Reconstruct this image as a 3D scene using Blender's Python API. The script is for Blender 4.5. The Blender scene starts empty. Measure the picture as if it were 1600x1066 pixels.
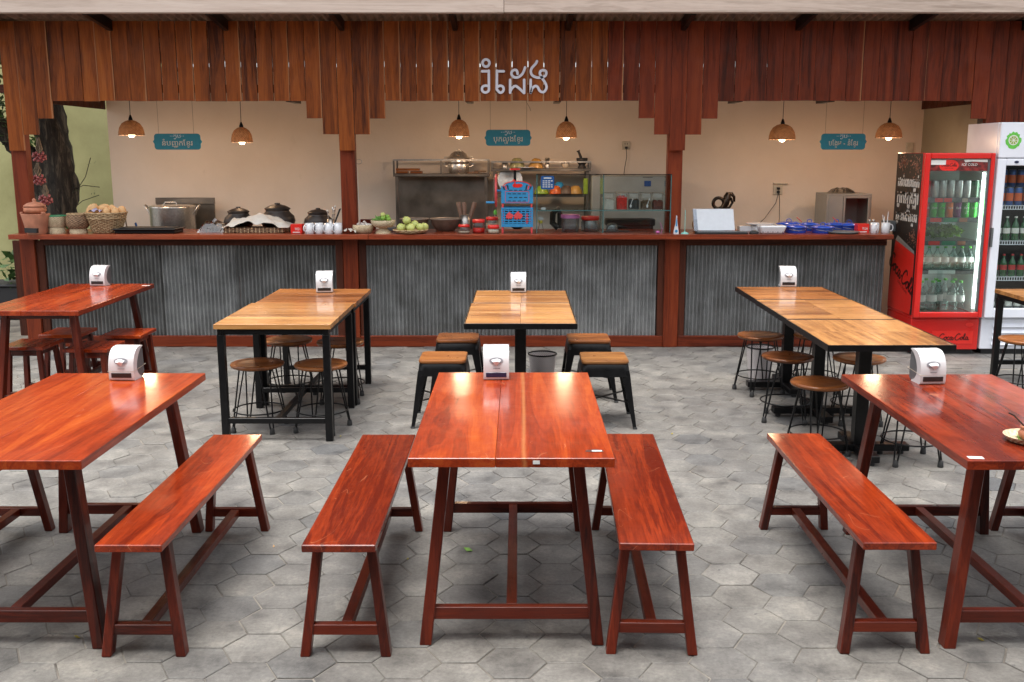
import bpy, bmesh, math, random
from mathutils import Vector, Matrix
R = random.Random(7)
rad = math.radians
PI = math.pi
sc = bpy.context.scene
C = sc.collection

# ------------------------------------------------------------------ camera, sky, sun, exposure
TH, H, F = rad(10.7), 1.80, 1556.0
cam = bpy.data.cameras.new('camera'); camo = bpy.data.objects.new('camera', cam); C.objects.link(camo)
camo.location = (0, 0, H); camo.rotation_euler = (PI/2 - TH, 0, 0)
cam.sensor_width = 36; cam.lens = F/1600*36; cam.shift_x = -10/1600
cam.clip_start = .05; cam.clip_end = 800
sc.camera = camo
w = bpy.data.worlds.new('World'); sc.world = w; w.use_nodes = True
nt = w.node_tree; nt.nodes.clear()
SUN_EL, SUN_ROT = rad(78), rad(215)
sky = nt.nodes.new('ShaderNodeTexSky'); sky.sky_type = 'NISHITA'; sky.sun_disc = False
sky.sun_elevation = SUN_EL; sky.sun_rotation = SUN_ROT; sky.air_density = 1.0; sky.dust_density = 4.0
hs = nt.nodes.new('ShaderNodeHueSaturation'); hs.inputs['Saturation'].default_value = .22
bg = nt.nodes.new('ShaderNodeBackground'); bg.inputs['Strength'].default_value = .15
wo = nt.nodes.new('ShaderNodeOutputWorld')
nt.links.new(sky.outputs[0], hs.inputs['Color']); nt.links.new(hs.outputs[0], bg.inputs[0]); nt.links.new(bg.outputs[0], wo.inputs[0])
sl = bpy.data.lights.new('sun', 'SUN'); slo = bpy.data.objects.new('sun', sl); C.objects.link(slo)
sl.energy = 1.2; sl.angle = rad(25); sl.color = (1, .965, .92)
slo.rotation_euler = (rad(90) - SUN_EL, 0, PI - SUN_ROT)
sc.view_settings.view_transform = 'Standard'; sc.view_settings.look = 'None'
sc.view_settings.exposure = 1.25; sc.view_settings.gamma = 1; sc.view_settings.use_curve_mapping = False
sc.cycles.use_denoising = True
sc.cycles.max_bounces = 8; sc.cycles.transparent_max_bounces = 24
sc.cycles.sample_clamp_indirect = 6

# ------------------------------------------------------------------ pixel measurements -> metres
def ray(px, py):
    r = Vector((px - 810, F*math.cos(TH) - (py - 533)*-1*0, 0))
    f = Vector((0, math.cos(TH), -math.sin(TH))); u = Vector((0, math.sin(TH), math.cos(TH)))
    return f*F + Vector((px - 810, 0, 0)) - u*(py - 533)
def at(px, py, Y):
    d = ray(px, py); return Vector((0, 0, H)) + d*(Y/d.y)
def gz(px, py, z):
    d = ray(px, py); return Vector((0, 0, H)) + d*((z - H)/d.z)

# ------------------------------------------------------------------ mesh builder
class MB:
    def __init__(s): s.v = []; s.f = []; s.mi = []; s.sm = []; s.cur = 0; s.fuv = None
    def add(s, vs, fs, smooth=False):
        n = len(s.v); s.v += [tuple(p) for p in vs]
        for f in fs: s.f.append([i + n for i in f]); s.mi.append(s.cur); s.sm.append(smooth)
        return s
    def m(s, i): s.cur = i; return s
    def box(s, x0, x1, y0, y1, z0, z1):
        return s.add([(x0,y0,z0),(x1,y0,z0),(x1,y1,z0),(x0,y1,z0),(x0,y0,z1),(x1,y0,z1),(x1,y1,z1),(x0,y1,z1)],
                     [(0,3,2,1),(4,5,6,7),(0,1,5,4),(1,2,6,5),(2,3,7,6),(3,0,4,7)])
    def hexa(s, b, t):     # bottom ring of four, top ring of four
        return s.add(list(b) + list(t), [(0,3,2,1),(4,5,6,7),(0,1,5,4),(1,2,6,5),(2,3,7,6),(3,0,4,7)])
    def leg(s, p0, p1, wx, wy, wx1=None, wy1=None):   # p0 bottom, p1 top, level ends
        wx1 = wx1 or wx; wy1 = wy1 or wy
        q = lambda p, a, b: [(p[0]-a/2,p[1]-b/2,p[2]),(p[0]+a/2,p[1]-b/2,p[2]),(p[0]+a/2,p[1]+b/2,p[2]),(p[0]-a/2,p[1]+b/2,p[2])]
        return s.hexa(q(p0, wx, wy), q(p1, wx1, wy1))
    def tube(s, pts, r, n=8, closed=False, cap=True, rs=None):
        pts = [Vector(p) for p in pts]; m = len(pts); rings = []
        prev = None
        for i, p in enumerate(pts):
            if closed: t = pts[(i+1) % m] - pts[i-1]
            else: t = pts[min(i+1, m-1)] - pts[max(i-1, 0)]
            t.normalize()
            if prev is None:
                a = Vector((0,0,1)) if abs(t.z) < .9 else Vector((1,0,0))
                nrm = t.cross(a).normalized()
            else:
                nrm = (prev - t*prev.dot(t)).normalized()
            prev = nrm; b = t.cross(nrm)
            rr = rs[i] if rs else r
            rings.append([p + (nrm*math.cos(2*PI*k/n) + b*math.sin(2*PI*k/n))*rr for k in range(n)])
        vs = [q for rg in rings for q in rg]; fs = []
        for i in range(m if closed else m-1):
            j = (i+1) % m
            for k in range(n): fs.append((i*n+k, i*n+(k+1) % n, j*n+(k+1) % n, j*n+k))
        s.add(vs, fs, True)
        if cap and not closed:
            s.add(rings[0], [tuple(range(n))[::-1]]); s.add(rings[-1], [tuple(range(n))])
        return s
    def lathe(s, prof, c=(0,0,0), n=20, smooth=True, sx=1, sy=1):   # prof of (r,z), bottom to top
        vs = []; fs = []
        for r, z in prof:
            for k in range(n):
                a = 2*PI*k/n; vs.append((c[0]+r*sx*math.cos(a), c[1]+r*sy*math.sin(a), c[2]+z))
        for i in range(len(prof)-1):
            for k in range(n): fs.append((i*n+k, i*n+(k+1) % n, (i+1)*n+(k+1) % n, (i+1)*n+k))
        s.add(vs, fs, smooth)
        if prof[0][0] > 1e-4: s.add([vs[k] for k in range(n)], [tuple(range(n))[::-1]])
        if prof[-1][0] > 1e-4: s.add([vs[len(vs)-n+k] for k in range(n)], [tuple(range(n))])
        return s
    def ball(s, c, rx, ry=None, rz=None, n=10, m=7):
        ry = ry or rx; rz = rz or rx
        prof = [(math.cos(-PI/2 + PI*i/m), math.sin(-PI/2 + PI*i/m)) for i in range(m+1)]
        prof[0] = (1e-5, -1); prof[-1] = (1e-5, 1)
        vs = []; fs = []
        for r, z in prof:
            for k in range(n): vs.append((c[0]+r*rx*math.cos(2*PI*k/n), c[1]+r*ry*math.sin(2*PI*k/n), c[2]+z*rz))
        for i in range(m):
            for k in range(n): fs.append((i*n+k, i*n+(k+1) % n, (i+1)*n+(k+1) % n, (i+1)*n+k))
        return s.add(vs, fs, True)
    def prism(s, poly, axis, a0, a1, smooth=False):    # poly 2D; axis x: (y,z), y: (x,z), z: (x,y)
        f = {'x': lambda p, a: (a, p[0], p[1]), 'y': lambda p, a: (p[0], a, p[1]), 'z': lambda p, a: (p[0], p[1], a)}[axis]
        n = len(poly); vs = [f(p, a0) for p in poly] + [f(p, a1) for p in poly]
        s.add(vs, [tuple(range(n)), tuple(range(2*n-1, n-1, -1))])
        s.add(vs, [(k, (k+1) % n, n+(k+1) % n, n+k) for k in range(n)], smooth)
        return s
    def build(s, name, mats, parent=None, bevel=0, loc=None, rot=None, seg=1):
        me = bpy.data.meshes.new(name); me.from_pydata(s.v, [], s.f)
        if not isinstance(mats, (list, tuple)): mats = [mats]
        for q in mats: me.materials.append(q)
        me.polygons.foreach_set('material_index', s.mi)
        me.polygons.foreach_set('use_smooth', s.sm)
        bm = bmesh.new(); bm.from_mesh(me)
        bmesh.ops.recalc_face_normals(bm, faces=bm.faces)
        if bevel:
            ed = [e for e in bm.edges if len(e.link_faces) == 2 and e.calc_face_angle(0) > .6]
            bmesh.ops.bevel(bm, geom=ed, offset=bevel, segments=seg, profile=.6, affect='EDGES', clamp_overlap=True)
        bm.to_mesh(me); bm.free(); me.update()
        o = bpy.data.objects.new(name, me); C.objects.link(o)
        if parent: o.parent = parent
        if loc is not None: o.location = loc
        if rot is not None: o.rotation_euler = rot
        return o

def thing(name, label, cat, loc=(0,0,0), rz=0, group=None):
    o = bpy.data.objects.new(name, None); C.objects.link(o); o.empty_display_size = .1
    o.location = loc; o.rotation_euler = (0, 0, rz); o['label'] = label; o['category'] = cat
    if group: o['group'] = group
    return o
def tag(o, label, cat, group=None):
    o['label'] = label; o['category'] = cat
    if group: o['group'] = group
    return o
def struct(o): o['kind'] = 'structure'; return o
def stuff(o): o['kind'] = 'stuff'; return o
KIDS = {}
def dup(root, loc, rz=0, label=None, group=None):
    def kids(o): return [c for c in bpy.data.objects if c.parent == o]
    if root.name not in KIDS: KIDS[root.name] = [(c, kids(c)) for c in kids(root)]
    r = root.copy(); C.objects.link(r); r.location = loc; r.rotation_euler = (0, 0, rz)
    if label: r['label'] = label
    if group: r['group'] = group
    for c, gs in KIDS[root.name]:
        d = c.copy(); C.objects.link(d); d.parent = r
        for g in gs:
            e = g.copy(); C.objects.link(e); e.parent = d
    return r

# ------------------------------------------------------------------ materials
def newmat(name):
    m = bpy.data.materials.new(name); m.use_nodes = True
    t = m.node_tree; b = t.nodes['Principled BSDF']; return m, t, b
def N(t, typ, **kw):
    n = t.nodes.new(typ)
    for k, v in kw.items():
        if k in n.inputs: n.inputs[k].default_value = v
        else: setattr(n, k, v)
    return n
def ramp(t, stops, interp='LINEAR'):
    n = t.nodes.new('ShaderNodeValToRGB'); e = n.color_ramp; e.interpolation = interp
    while len(e.elements) < len(stops): e.elements.new(.5)
    for i, (p, c) in enumerate(stops):
        e.elements[i].position = p; e.elements[i].color = (*c, 1) if len(c) == 3 else c
    return n
def math_(t, op, a, b=None):
    n = t.nodes.new('ShaderNodeMath'); n.operation = op
    for i, q in enumerate((a, b)):
        if q is None: continue
        if isinstance(q, (int, float)): n.inputs[i].default_value = q
        else: t.links.new(q, n.inputs[i])
    return n.outputs[0]
def bump(t, b, h, strength=.3, dist=.002):
    n = t.nodes.new('ShaderNodeBump'); n.inputs['Strength'].default_value = strength; n.inputs['Distance'].default_value = dist
    t.links.new(h, n.inputs['Height']); t.links.new(n.outputs[0], b.inputs['Normal'])
def mix(t, fac, a, b, mode='MIX'):
    n = t.nodes.new('ShaderNodeMix'); n.data_type = 'RGBA'; n.blend_type = mode
    for sock, q in ((n.inputs[0], fac), (n.inputs[6], a), (n.inputs[7], b)):
        if isinstance(q, (int, float)): sock.default_value = q
        elif isinstance(q, tuple): sock.default_value = (*q, 1) if len(q) == 3 else q
        else: t.links.new(q, sock)
    return n.outputs[2]
def mat(name, col, rough=.5, metal=0, var=.12, scale=30, bmp=0, coat=0, emit=None, es=1, trans=0, sub=0, alpha=1, world=False):
    m, t, b = newmat(name)
    tc = N(t, 'ShaderNodeTexCoord'); oi = N(t, 'ShaderNodeObjectInfo')
    nz = N(t, 'ShaderNodeTexNoise', Scale=scale, Detail=4.0)
    t.links.new(tc.outputs['Object'], nz.inputs['Vector'])
    lo = tuple(max(0, c*(1-var)) for c in col); hi = tuple(min(1, c*(1+var)) for c in col)
    r = ramp(t, [(.3, lo), (.7, hi)]); t.links.new(nz.outputs[0], r.inputs[0])
    t.links.new(r.outputs[0], b.inputs['Base Color'])
    b.inputs['Roughness'].default_value = rough; b.inputs['Metallic'].default_value = metal
    rr = t.nodes.new('ShaderNodeMapRange'); rr.inputs[3].default_value = max(.02, rough*.8); rr.inputs[4].default_value = min(1, rough*1.25)
    t.links.new(nz.outputs[0], rr.inputs[0]); t.links.new(rr.outputs[0], b.inputs['Roughness'])
    b.inputs['Coat Weight'].default_value = coat; b.inputs['Coat Roughness'].default_value = .12
    if trans: b.inputs['Transmission Weight'].default_value = trans
    if sub: b.inputs['Subsurface Weight'].default_value = sub; b.inputs['Subsurface Radius'].default_value = (.02, .015, .01)
    if emit: b.inputs['Emission Color'].default_value = (*emit, 1); b.inputs['Emission Strength'].default_value = es
    if bmp: bump(t, b, nz.outputs[0], bmp)
    return m
WC = {}
def wood(kind, axis):
    key = (kind, axis)
    if key in WC: return WC[key]
    dark, mid, light, rough, coat, sap = {
        'red':    ((.10,.008,.002), (.31,.035,.006), (.50,.098,.016), .42, .8, 0),
        'redsap': ((.11,.009,.002), (.32,.037,.006), (.51,.100,.016), .42, .8, 1),
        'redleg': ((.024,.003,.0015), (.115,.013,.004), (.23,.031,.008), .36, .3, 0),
        'gold':   ((.15,.05,.014), (.44,.20,.062), (.60,.33,.12), .36, .5, 0),
        'amber':  ((.12,.036,.010), (.37,.135,.036), (.53,.25,.08), .36, .5, 0),
        'seat':   ((.06,.016,.005), (.25,.082,.022), (.42,.165,.045), .33, .3, 0),
        'seatlight': ((.15,.05,.014), (.44,.20,.06), (.56,.28,.09), .33, .3, 0),
        'board':  ((.055,.011,.002), (.25,.060,.009), (.38,.115,.021), .5, 0, 0),
        'boardred': ((.04,.007,.002), (.165,.026,.007), (.25,.050,.012), .5, 0, 0),
        'counter':((.07,.013,.007), (.24,.045,.018), (.34,.085,.035), .3, .3, 0),
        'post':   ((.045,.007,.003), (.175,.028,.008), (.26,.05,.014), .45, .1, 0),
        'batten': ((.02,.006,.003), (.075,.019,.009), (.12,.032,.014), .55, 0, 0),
        'brown':  ((.04,.02,.01), (.14,.08,.05), (.22,.14,.09), .6, 0, 0),
        'wash':   ((.27,.21,.17), (.45,.365,.31), (.56,.48,.42), .7, 0, 0),
    }[kind]
    m, t, b = newmat('wood_%s_%s' % (kind, axis))
    tc = N(t, 'ShaderNodeTexCoord'); oi = N(t, 'ShaderNodeObjectInfo')
    off = N(t, 'ShaderNodeVectorMath', operation='ADD')
    cmb = N(t, 'ShaderNodeCombineXYZ')
    k = math_(t, 'MULTIPLY', oi.outputs['Random'], 53.0)
    for i in range(3): t.links.new(k, cmb.inputs[i])
    t.links.new(tc.outputs['Object'], off.inputs[0]); t.links.new(cmb.outputs[0], off.inputs[1])
    mp = N(t, 'ShaderNodeMapping'); sv = {'x': (.07, 1, 1), 'y': (1, .07, 1), 'z': (1, 1, .07)}[axis]
    mp.inputs['Scale'].default_value = sv; t.links.new(off.outputs[0], mp.inputs['Vector'])
    def noise(s, d, r=.6, dist=0.):
        n = N(t, 'ShaderNodeTexNoise', Scale=s, Detail=d, Roughness=r, Distortion=dist); t.links.new(mp.outputs[0], n.inputs['Vector']); return n.outputs[0]
    n1, n2, n3 = noise(8, 4, .55, 1.3), noise(95, 6, .72, .25), noise(2.6, 2, .5, .8)
    # growth rings: wavy bands
    wv = math_(t, 'SINE', math_(t, 'MULTIPLY', n1, 60.0))
    g = math_(t, 'ADD', math_(t, 'MULTIPLY', n1, .50), math_(t, 'ADD', math_(t, 'MULTIPLY', n2, .26), math_(t, 'MULTIPLY', n3, .22)))
    g = math_(t, 'ADD', g, math_(t, 'MULTIPLY', wv, .024))
    g = math_(t, 'ADD', g, math_(t, 'MULTIPLY', math_(t, 'SUBTRACT', oi.outputs['Random'], .5), .07 if kind.startswith('board') else .12))
    rp = ramp(t, [(.36, dark), (.53, mid), (.72, light)]); t.links.new(g, rp.inputs[0])
    col = rp.outputs[0]
    # dark pores / knots
    vo = N(t, 'ShaderNodeTexNoise', Scale=3.3, Detail=3.0, Roughness=.7, Distortion=.6)
    mp2 = N(t, 'ShaderNodeMapping'); mp2.inputs['Scale'].default_value = tuple(1 if q == 1 else .3 for q in sv)
    t.links.new(off.outputs[0], mp2.inputs['Vector']); t.links.new(mp2.outputs[0], vo.inputs['Vector'])
    kr = ramp(t, [(.66, (0,0,0)), (.76, (1,1,1))]); t.links.new(vo.outputs[0], kr.inputs[0])
    col = mix(t, math_(t, 'MULTIPLY', kr.outputs[0], .25 if kind in ('red', 'redsap') else .55), col, dark)
    if kind in ('board', 'boardred'):      # pale sapwood along some edges
        sp = N(t, 'ShaderNodeSeparateXYZ'); t.links.new(tc.outputs['Object'], sp.inputs[0])
        e = math_(t, 'GREATER_THAN', math_(t, 'ADD', sp.outputs[0], math_(t, 'MULTIPLY', math_(t, 'SUBTRACT', n3, .5), .05)), .0595)
        sel = math_(t, 'GREATER_THAN', oi.outputs['Random'], .5 if kind == 'board' else .9)
        col = mix(t, math_(t, 'MULTIPLY', math_(t, 'MULTIPLY', e, sel), .8), col, (.38,.17,.075))
        tint = ramp(t, [(0, (.82,.80,.80)), (.2, (.95,.95,.95)), (1, (1.06,1.06,1.05))]); t.links.new(math_(t, 'FRACT', math_(t, 'MULTIPLY', oi.outputs['Random'], 7.3)), tint.inputs[0])
        col = mix(t, 1.0, col, tint.outputs[0], 'MULTIPLY')
    if sap:
        sp = N(t, 'ShaderNodeSeparateXYZ'); t.links.new(tc.outputs['Object'], sp.inputs[0])
        q = math_(t, 'ABSOLUTE', math_(t, 'SUBTRACT', math_(t, 'ADD', sp.outputs[0], math_(t, 'MULTIPLY', math_(t, 'SUBTRACT', n1, .5), .03)), -.11))
        e = ramp(t, [(0, (.9,.9,.9)), (.004, (.6,.6,.6)), (.010, (0,0,0))]); t.links.new(q, e.inputs[0])
        col = mix(t, math_(t, 'MULTIPLY', e.outputs[0], .8), col, (.46,.17,.055))
    if kind in ('red', 'redsap'):
        for sc2, sd in ((5.0, 0.0), (9.0, 3.3)):
            q1 = N(t, 'ShaderNodeTexNoise', Scale=sc2, Detail=1.0, Distortion=.4); q2 = N(t, 'ShaderNodeTexNoise', Scale=sc2*1.7, Detail=2.0)
            m3 = N(t, 'ShaderNodeMapping'); m3.inputs['Location'].default_value = (sd, sd*2, 0); m3.inputs['Rotation'].default_value = (0, 0, .6+sd); m3.inputs['Scale'].default_value = (1, .45, 1)
            t.links.new(off.outputs[0], m3.inputs['Vector']); t.links.new(m3.outputs[0], q1.inputs['Vector']); t.links.new(m3.outputs[0], q2.inputs['Vector'])
            ln = math_(t, 'LESS_THAN', math_(t, 'ABSOLUTE', math_(t, 'SUBTRACT', q1.outputs[0], .5)), .0016*5/sc2*1.3)
            mk = math_(t, 'GREATER_THAN', q2.outputs[0], .585)
            col = mix(t, math_(t, 'MULTIPLY', math_(t, 'MULTIPLY', ln, mk), .3), col, (.62,.24,.12))
        wn = N(t, 'ShaderNodeTexNoise', Scale=2.2, Detail=4.0, Roughness=.6); t.links.new(off.outputs[0], wn.inputs['Vector'])
        cr = t.nodes.new('ShaderNodeMapRange'); cr.inputs[1].default_value = .35; cr.inputs[2].default_value = .7; cr.inputs[3].default_value = .09; cr.inputs[4].default_value = .20
        t.links.new(wn.outputs[0], cr.inputs[0]); t.links.new(cr.outputs[0], b.inputs['Coat Roughness'])
    t.links.new(col, b.inputs['Base Color'])
    nr = N(t, 'ShaderNodeTexNoise', Scale=9.0, Detail=5.0, Roughness=.7); t.links.new(off.outputs[0], nr.inputs['Vector'])
    mr = t.nodes.new('ShaderNodeMapRange'); mr.inputs[1].default_value = .3; mr.inputs[2].default_value = .75; mr.inputs[3].default_value = rough*.72; mr.inputs[4].default_value = min(.95, rough*1.5)
    t.links.new(nr.outputs[0], mr.inputs[0]); t.links.new(mr.outputs[0], b.inputs['Roughness'])
    b.inputs['Coat Weight'].default_value = coat; b.inputs['Coat Roughness'].default_value = .11
    b.inputs['Specular IOR Level'].default_value = .04 if kind in ('red', 'redsap') else .2
    bump(t, b, n2, .10 if coat else .35, .0015)
    WC[key] = m
    return m

def concrete():
    m, t, b = newmat('paver_concrete')
    ge = N(t, 'ShaderNodeNewGeometry'); oi = N(t, 'ShaderNodeObjectInfo')
    at_ = N(t, 'ShaderNodeAttribute', attribute_name='tint')
    rnd = math_(t, 'FRACT', math_(t, 'ADD', math_(t, 'MULTIPLY', oi.outputs['Random'], 1.0), at_.outputs['Fac']))
    def noise(s, d, r=.6):
        n = N(t, 'ShaderNodeTexNoise', Scale=s, Detail=d, Roughness=r); t.links.new(ge.outputs['Position'], n.inputs['Vector']); return n.outputs[0]
    base = ramp(t, [(0, (.10,.103,.105)), (.03, (.145,.143,.137)), (.25, (.168,.161,.149)), (.6, (.180,.172,.157)), (.85, (.188,.180,.165)), (1, (.208,.199,.183))])
    t.links.new(rnd, base.inputs[0])
    n1 = noise(5, 8, .65); n2 = noise(60, 6, .7); n3 = noise(1.1, 3); n4 = noise(400, 2)
    r1 = ramp(t, [(.28, (.36,.36,.37)), (.45, (.84,.83,.82)), (.55, (1.0,1.0,.99)), (.70, (1.42,1.39,1.33))]); t.links.new(n1, r1.inputs[0])
    r2 = ramp(t, [(.3, (.74,.74,.74)), (.7, (1.22,1.22,1.22))]); t.links.new(n2, r2.inputs[0])
    r3 = ramp(t, [(.35, (.84,.84,.86)), (.65, (1.12,1.11,1.09))]); t.links.new(n3, r3.inputs[0])
    c = mix(t, 1., base.outputs[0], r1.outputs[0], 'MULTIPLY'); c = mix(t, 1., c, r2.outputs[0], 'MULTIPLY'); c = mix(t, 1., c, r3.outputs[0], 'MULTIPLY')
    sp = ramp(t, [(.29, (.25,.25,.25)), (.34, (1,1,1))]); n5 = noise(23, 5, .6); t.links.new(n5, sp.inputs[0])
    c = mix(t, sp.outputs[0], (.07,.068,.065), c)
    t.links.new(c, b.inputs['Base Color'])
    rr = t.nodes.new('ShaderNodeMapRange'); rr.inputs[3].default_value = .42; rr.inputs[4].default_value = .75; t.links.new(n1, rr.inputs[0]); t.links.new(rr.outputs[0], b.inputs['Roughness'])
    h = math_(t, 'ADD', n2, math_(t, 'MULTIPLY', n4, .4)); bump(t, b, h, .7, .0035)
    return m
def galvanised():
    m, t, b = newmat('galvanised_sheet')
    tc = N(t, 'ShaderNodeTexCoord'); oi = N(t, 'ShaderNodeObjectInfo'); ge = N(t, 'ShaderNodeNewGeometry')
    mp = N(t, 'ShaderNodeMapping'); mp.inputs['Scale'].default_value = (1, 1, .12); t.links.new(ge.outputs['Position'], mp.inputs['Vector'])
    a = N(t, 'ShaderNodeTexNoise', Scale=14., Detail=5., Roughness=.7); t.links.new(mp.outputs[0], a.inputs['Vector'])
    c = N(t, 'ShaderNodeTexNoise', Scale=4., Detail=6., Roughness=.65); t.links.new(ge.outputs['Position'], c.inputs['Vector'])
    v = N(t, 'ShaderNodeTexVoronoi', Scale=160.); t.links.new(ge.outputs['Position'], v.inputs['Vector'])
    g = math_(t, 'ADD', math_(t, 'ADD', .17, math_(t, 'MULTIPLY', a.outputs[0], .30)), math_(t, 'MULTIPLY', c.outputs[0], .40))
    g = math_(t, 'ADD', g, math_(t, 'MULTIPLY', math_(t, 'SUBTRACT', v.outputs[0], .4), .08))
    g = math_(t, 'ADD', g, math_(t, 'MULTIPLY', math_(t, 'SUBTRACT', oi.outputs['Random'], .5), .15))
    r = ramp(t, [(.32, (.06,.056,.05)), (.44, (.135,.135,.13)), (.56, (.23,.235,.232)), (.72, (.42,.425,.42))]); t.links.new(g, r.inputs[0])
    ru = N(t, 'ShaderNodeTexNoise', Scale=14., Detail=5., Roughness=.7); t.links.new(ge.outputs['Position'], ru.inputs['Vector'])
    rf = ramp(t, [(.62, (0,0,0)), (.72, (1,1,1))]); t.links.new(ru.outputs[0], rf.inputs[0])
    col = mix(t, math_(t, 'MULTIPLY', rf.outputs[0], .45), r.outputs[0], (.13,.085,.055))
    t.links.new(col, b.inputs['Base Color']); b.inputs['Metallic'].default_value = .25; b.inputs['Roughness'].default_value = .42
    bump(t, b, a.outputs[0], .2, .001)
    return m
def plaster(name, col, dirt, sc_=1.5):
    m, t, b = newmat(name)
    ge = N(t, 'ShaderNodeNewGeometry')
    a = N(t, 'ShaderNodeTexNoise', Scale=sc_, Detail=7., Roughness=.62); t.links.new(ge.outputs['Position'], a.inputs['Vector'])
    c = N(t, 'ShaderNodeTexNoise', Scale=45., Detail=4.); t.links.new(ge.outputs['Position'], c.inputs['Vector'])
    d2 = N(t, 'ShaderNodeTexNoise', Scale=sc_*6, Detail=8., Roughness=.75, Distortion=.8); t.links.new(ge.outputs['Position'], d2.inputs['Vector'])
    st = ramp(t, [(.62, (1,1,1)), (.74, (.80,.78,.74))]); t.links.new(d2.outputs[0], st.inputs[0])
    r = ramp(t, [(.30, dirt), (.62, col)]); t.links.new(a.outputs[0], r.inputs[0])
    t.links.new(mix(t, .6, r.outputs[0], mix(t, 1., r.outputs[0], st.outputs[0], 'MULTIPLY')), b.inputs['Base Color'])
    b.inputs['Roughness'].default_value = .8; bump(t, b, c.outputs[0], .35, .004)
    return m
def glassy(name, tint=(.93,.97,.95), refl=.5, rough=.0, base=0.04):
    m = bpy.data.materials.new(name); m.use_nodes = True; t = m.node_tree; t.nodes.clear()
    o = N(t, 'ShaderNodeOutputMaterial'); tr = N(t, 'ShaderNodeBsdfTransparent'); tr.inputs[0].default_value = (*tint, 1)
    gl = N(t, 'ShaderNodeBsdfGlossy'); gl.inputs['Roughness'].default_value = rough
    fr = N(t, 'ShaderNodeFresnel'); fr.inputs[0].default_value = 1.45
    mx = N(t, 'ShaderNodeMixShader'); f = math_(t, 'ADD', math_(t, 'MULTIPLY', fr.outputs[0], refl), base)
    t.links.new(f, mx.inputs[0]); t.links.new(tr.outputs[0], mx.inputs[1]); t.links.new(gl.outputs[0], mx.inputs[2]); t.links.new(mx.outputs[0], o.inputs[0])
    return m
def weave(name, c1, c2, s=1.0, holes=0.0, glow=0.0):
    m, t, b = newmat(name)
    tc = N(t, 'ShaderNodeTexCoord'); sp = N(t, 'ShaderNodeSeparateXYZ'); t.links.new(tc.outputs['Object'], sp.inputs[0])
    an = math_(t, 'MULTIPLY', math_(t, 'ARCTAN2', sp.outputs[1], sp.outputs[0]), 26.0*s)
    zz = math_(t, 'MULTIPLY', sp.outputs[2], 420.0*s)
    wv = math_(t, 'MULTIPLY', math_(t, 'SINE', an), math_(t, 'SINE', zz))
    nz = N(t, 'ShaderNodeTexNoise', Scale=40., Detail=4., Roughness=.7); t.links.new(tc.outputs['Object'], nz.inputs['Vector'])
    g = math_(t, 'ADD', math_(t, 'MULTIPLY', wv, .22), nz.outputs[0])
    r = ramp(t, [(.28, c1), (.68, c2)]); t.links.new(g, r.inputs[0]); t.links.new(r.outputs[0], b.inputs['Base Color'])
    b.inputs['Roughness'].default_value = .75; bump(t, b, wv, .7, .003)
    if holes:
        hl = math_(t, 'GREATER_THAN', math_(t, 'ADD', wv, math_(t, 'MULTIPLY', math_(t, 'SUBTRACT', nz.outputs[0], .5), 1.2)), -1 + holes)
        t.links.new(hl, b.inputs['Alpha'])
    if glow:
        tl = N(t, 'ShaderNodeBsdfTranslucent'); t.links.new(r.outputs[0], tl.inputs[0])
        mx = N(t, 'ShaderNodeMixShader'); mx.inputs[0].default_value = glow
        o = [n for n in t.nodes if n.type == 'OUTPUT_MATERIAL'][0]
        t.links.new(b.outputs[0], mx.inputs[1]); t.links.new(tl.outputs[0], mx.inputs[2])
        if holes:
            tp = N(t, 'ShaderNodeBsdfTransparent'); m2 = N(t, 'ShaderNodeMixShader')
            t.links.new(hl, m2.inputs[0]); t.links.new(tp.outputs[0], m2.inputs[1]); t.links.new(mx.outputs[0], m2.inputs[2]); t.links.new(m2.outputs[0], o.inputs[0])
            for l in list(b.inputs['Alpha'].links): t.links.remove(l)
        else: t.links.new(mx.outputs[0], o.inputs[0])
    return m
def bark():
    m, t, b = newmat('bark')
    tc = N(t, 'ShaderNodeTexCoord'); mp = N(t, 'ShaderNodeMapping'); mp.inputs['Scale'].default_value = (1, 1, .18); t.links.new(tc.outputs['Object'], mp.inputs['Vector'])
    a = N(t, 'ShaderNodeTexNoise', Scale=22., Detail=7., Roughness=.7, Distortion=.6); t.links.new(mp.outputs[0], a.inputs['Vector'])
    r = ramp(t, [(.36, (.008,.007,.006)), (.52, (.035,.028,.022)), (.66, (.14,.115,.085))]); t.links.new(a.outputs[0], r.inputs[0]); t.links.new(r.outputs[0], b.inputs['Base Color'])
    b.inputs['Roughness'].default_value = .9; bump(t, b, a.outputs[0], 1., .03)
    return m

M = {}
M['paver'] = concrete(); M['zinc'] = galvanised(); M['bark'] = bark()
M['ground'] = plaster('ground_earth', (.15,.145,.135), (.09,.085,.075), 2.)
M['joint'] = plaster('joint_sand', (.25,.225,.19), (.05,.043,.038), 3.5)
M['cream'] = plaster('cream_wall', (.80,.69,.58), (.70,.595,.49), .9)
M['olive'] = plaster('olive_wall', (.36,.31,.22), (.28,.24,.17), .9)
M['green'] = plaster('green_wall', (.42,.40,.19), (.28,.265,.115), 1.4)
M['rust'] = mat('roof_underside', (.24,.16,.12), .6, .3, .4, 12)
M['black'] = mat('black_metal', (.006,.006,.0065), .30, .0, .3, 40, .05)
M['black'].node_tree.nodes['Principled BSDF'].inputs['Specular IOR Level'].default_value = .25
M['blackmat'] = mat('black_matte', (.014,.014,.015), .6, 0, .2)
M['rubber'] = mat('rubber', (.02,.02,.02), .7)
M['white'] = mat('white_plastic', (.58,.585,.59), .22, 0, .02, coat=.3)
M['opening'] = mat('opening_shadow', (.22,.22,.24), .6)
M['tissue'] = mat('tissue', (.74,.74,.74), .9, 0, .03)
M['grey'] = mat('grey_plastic', (.10,.11,.115), .4)
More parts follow.
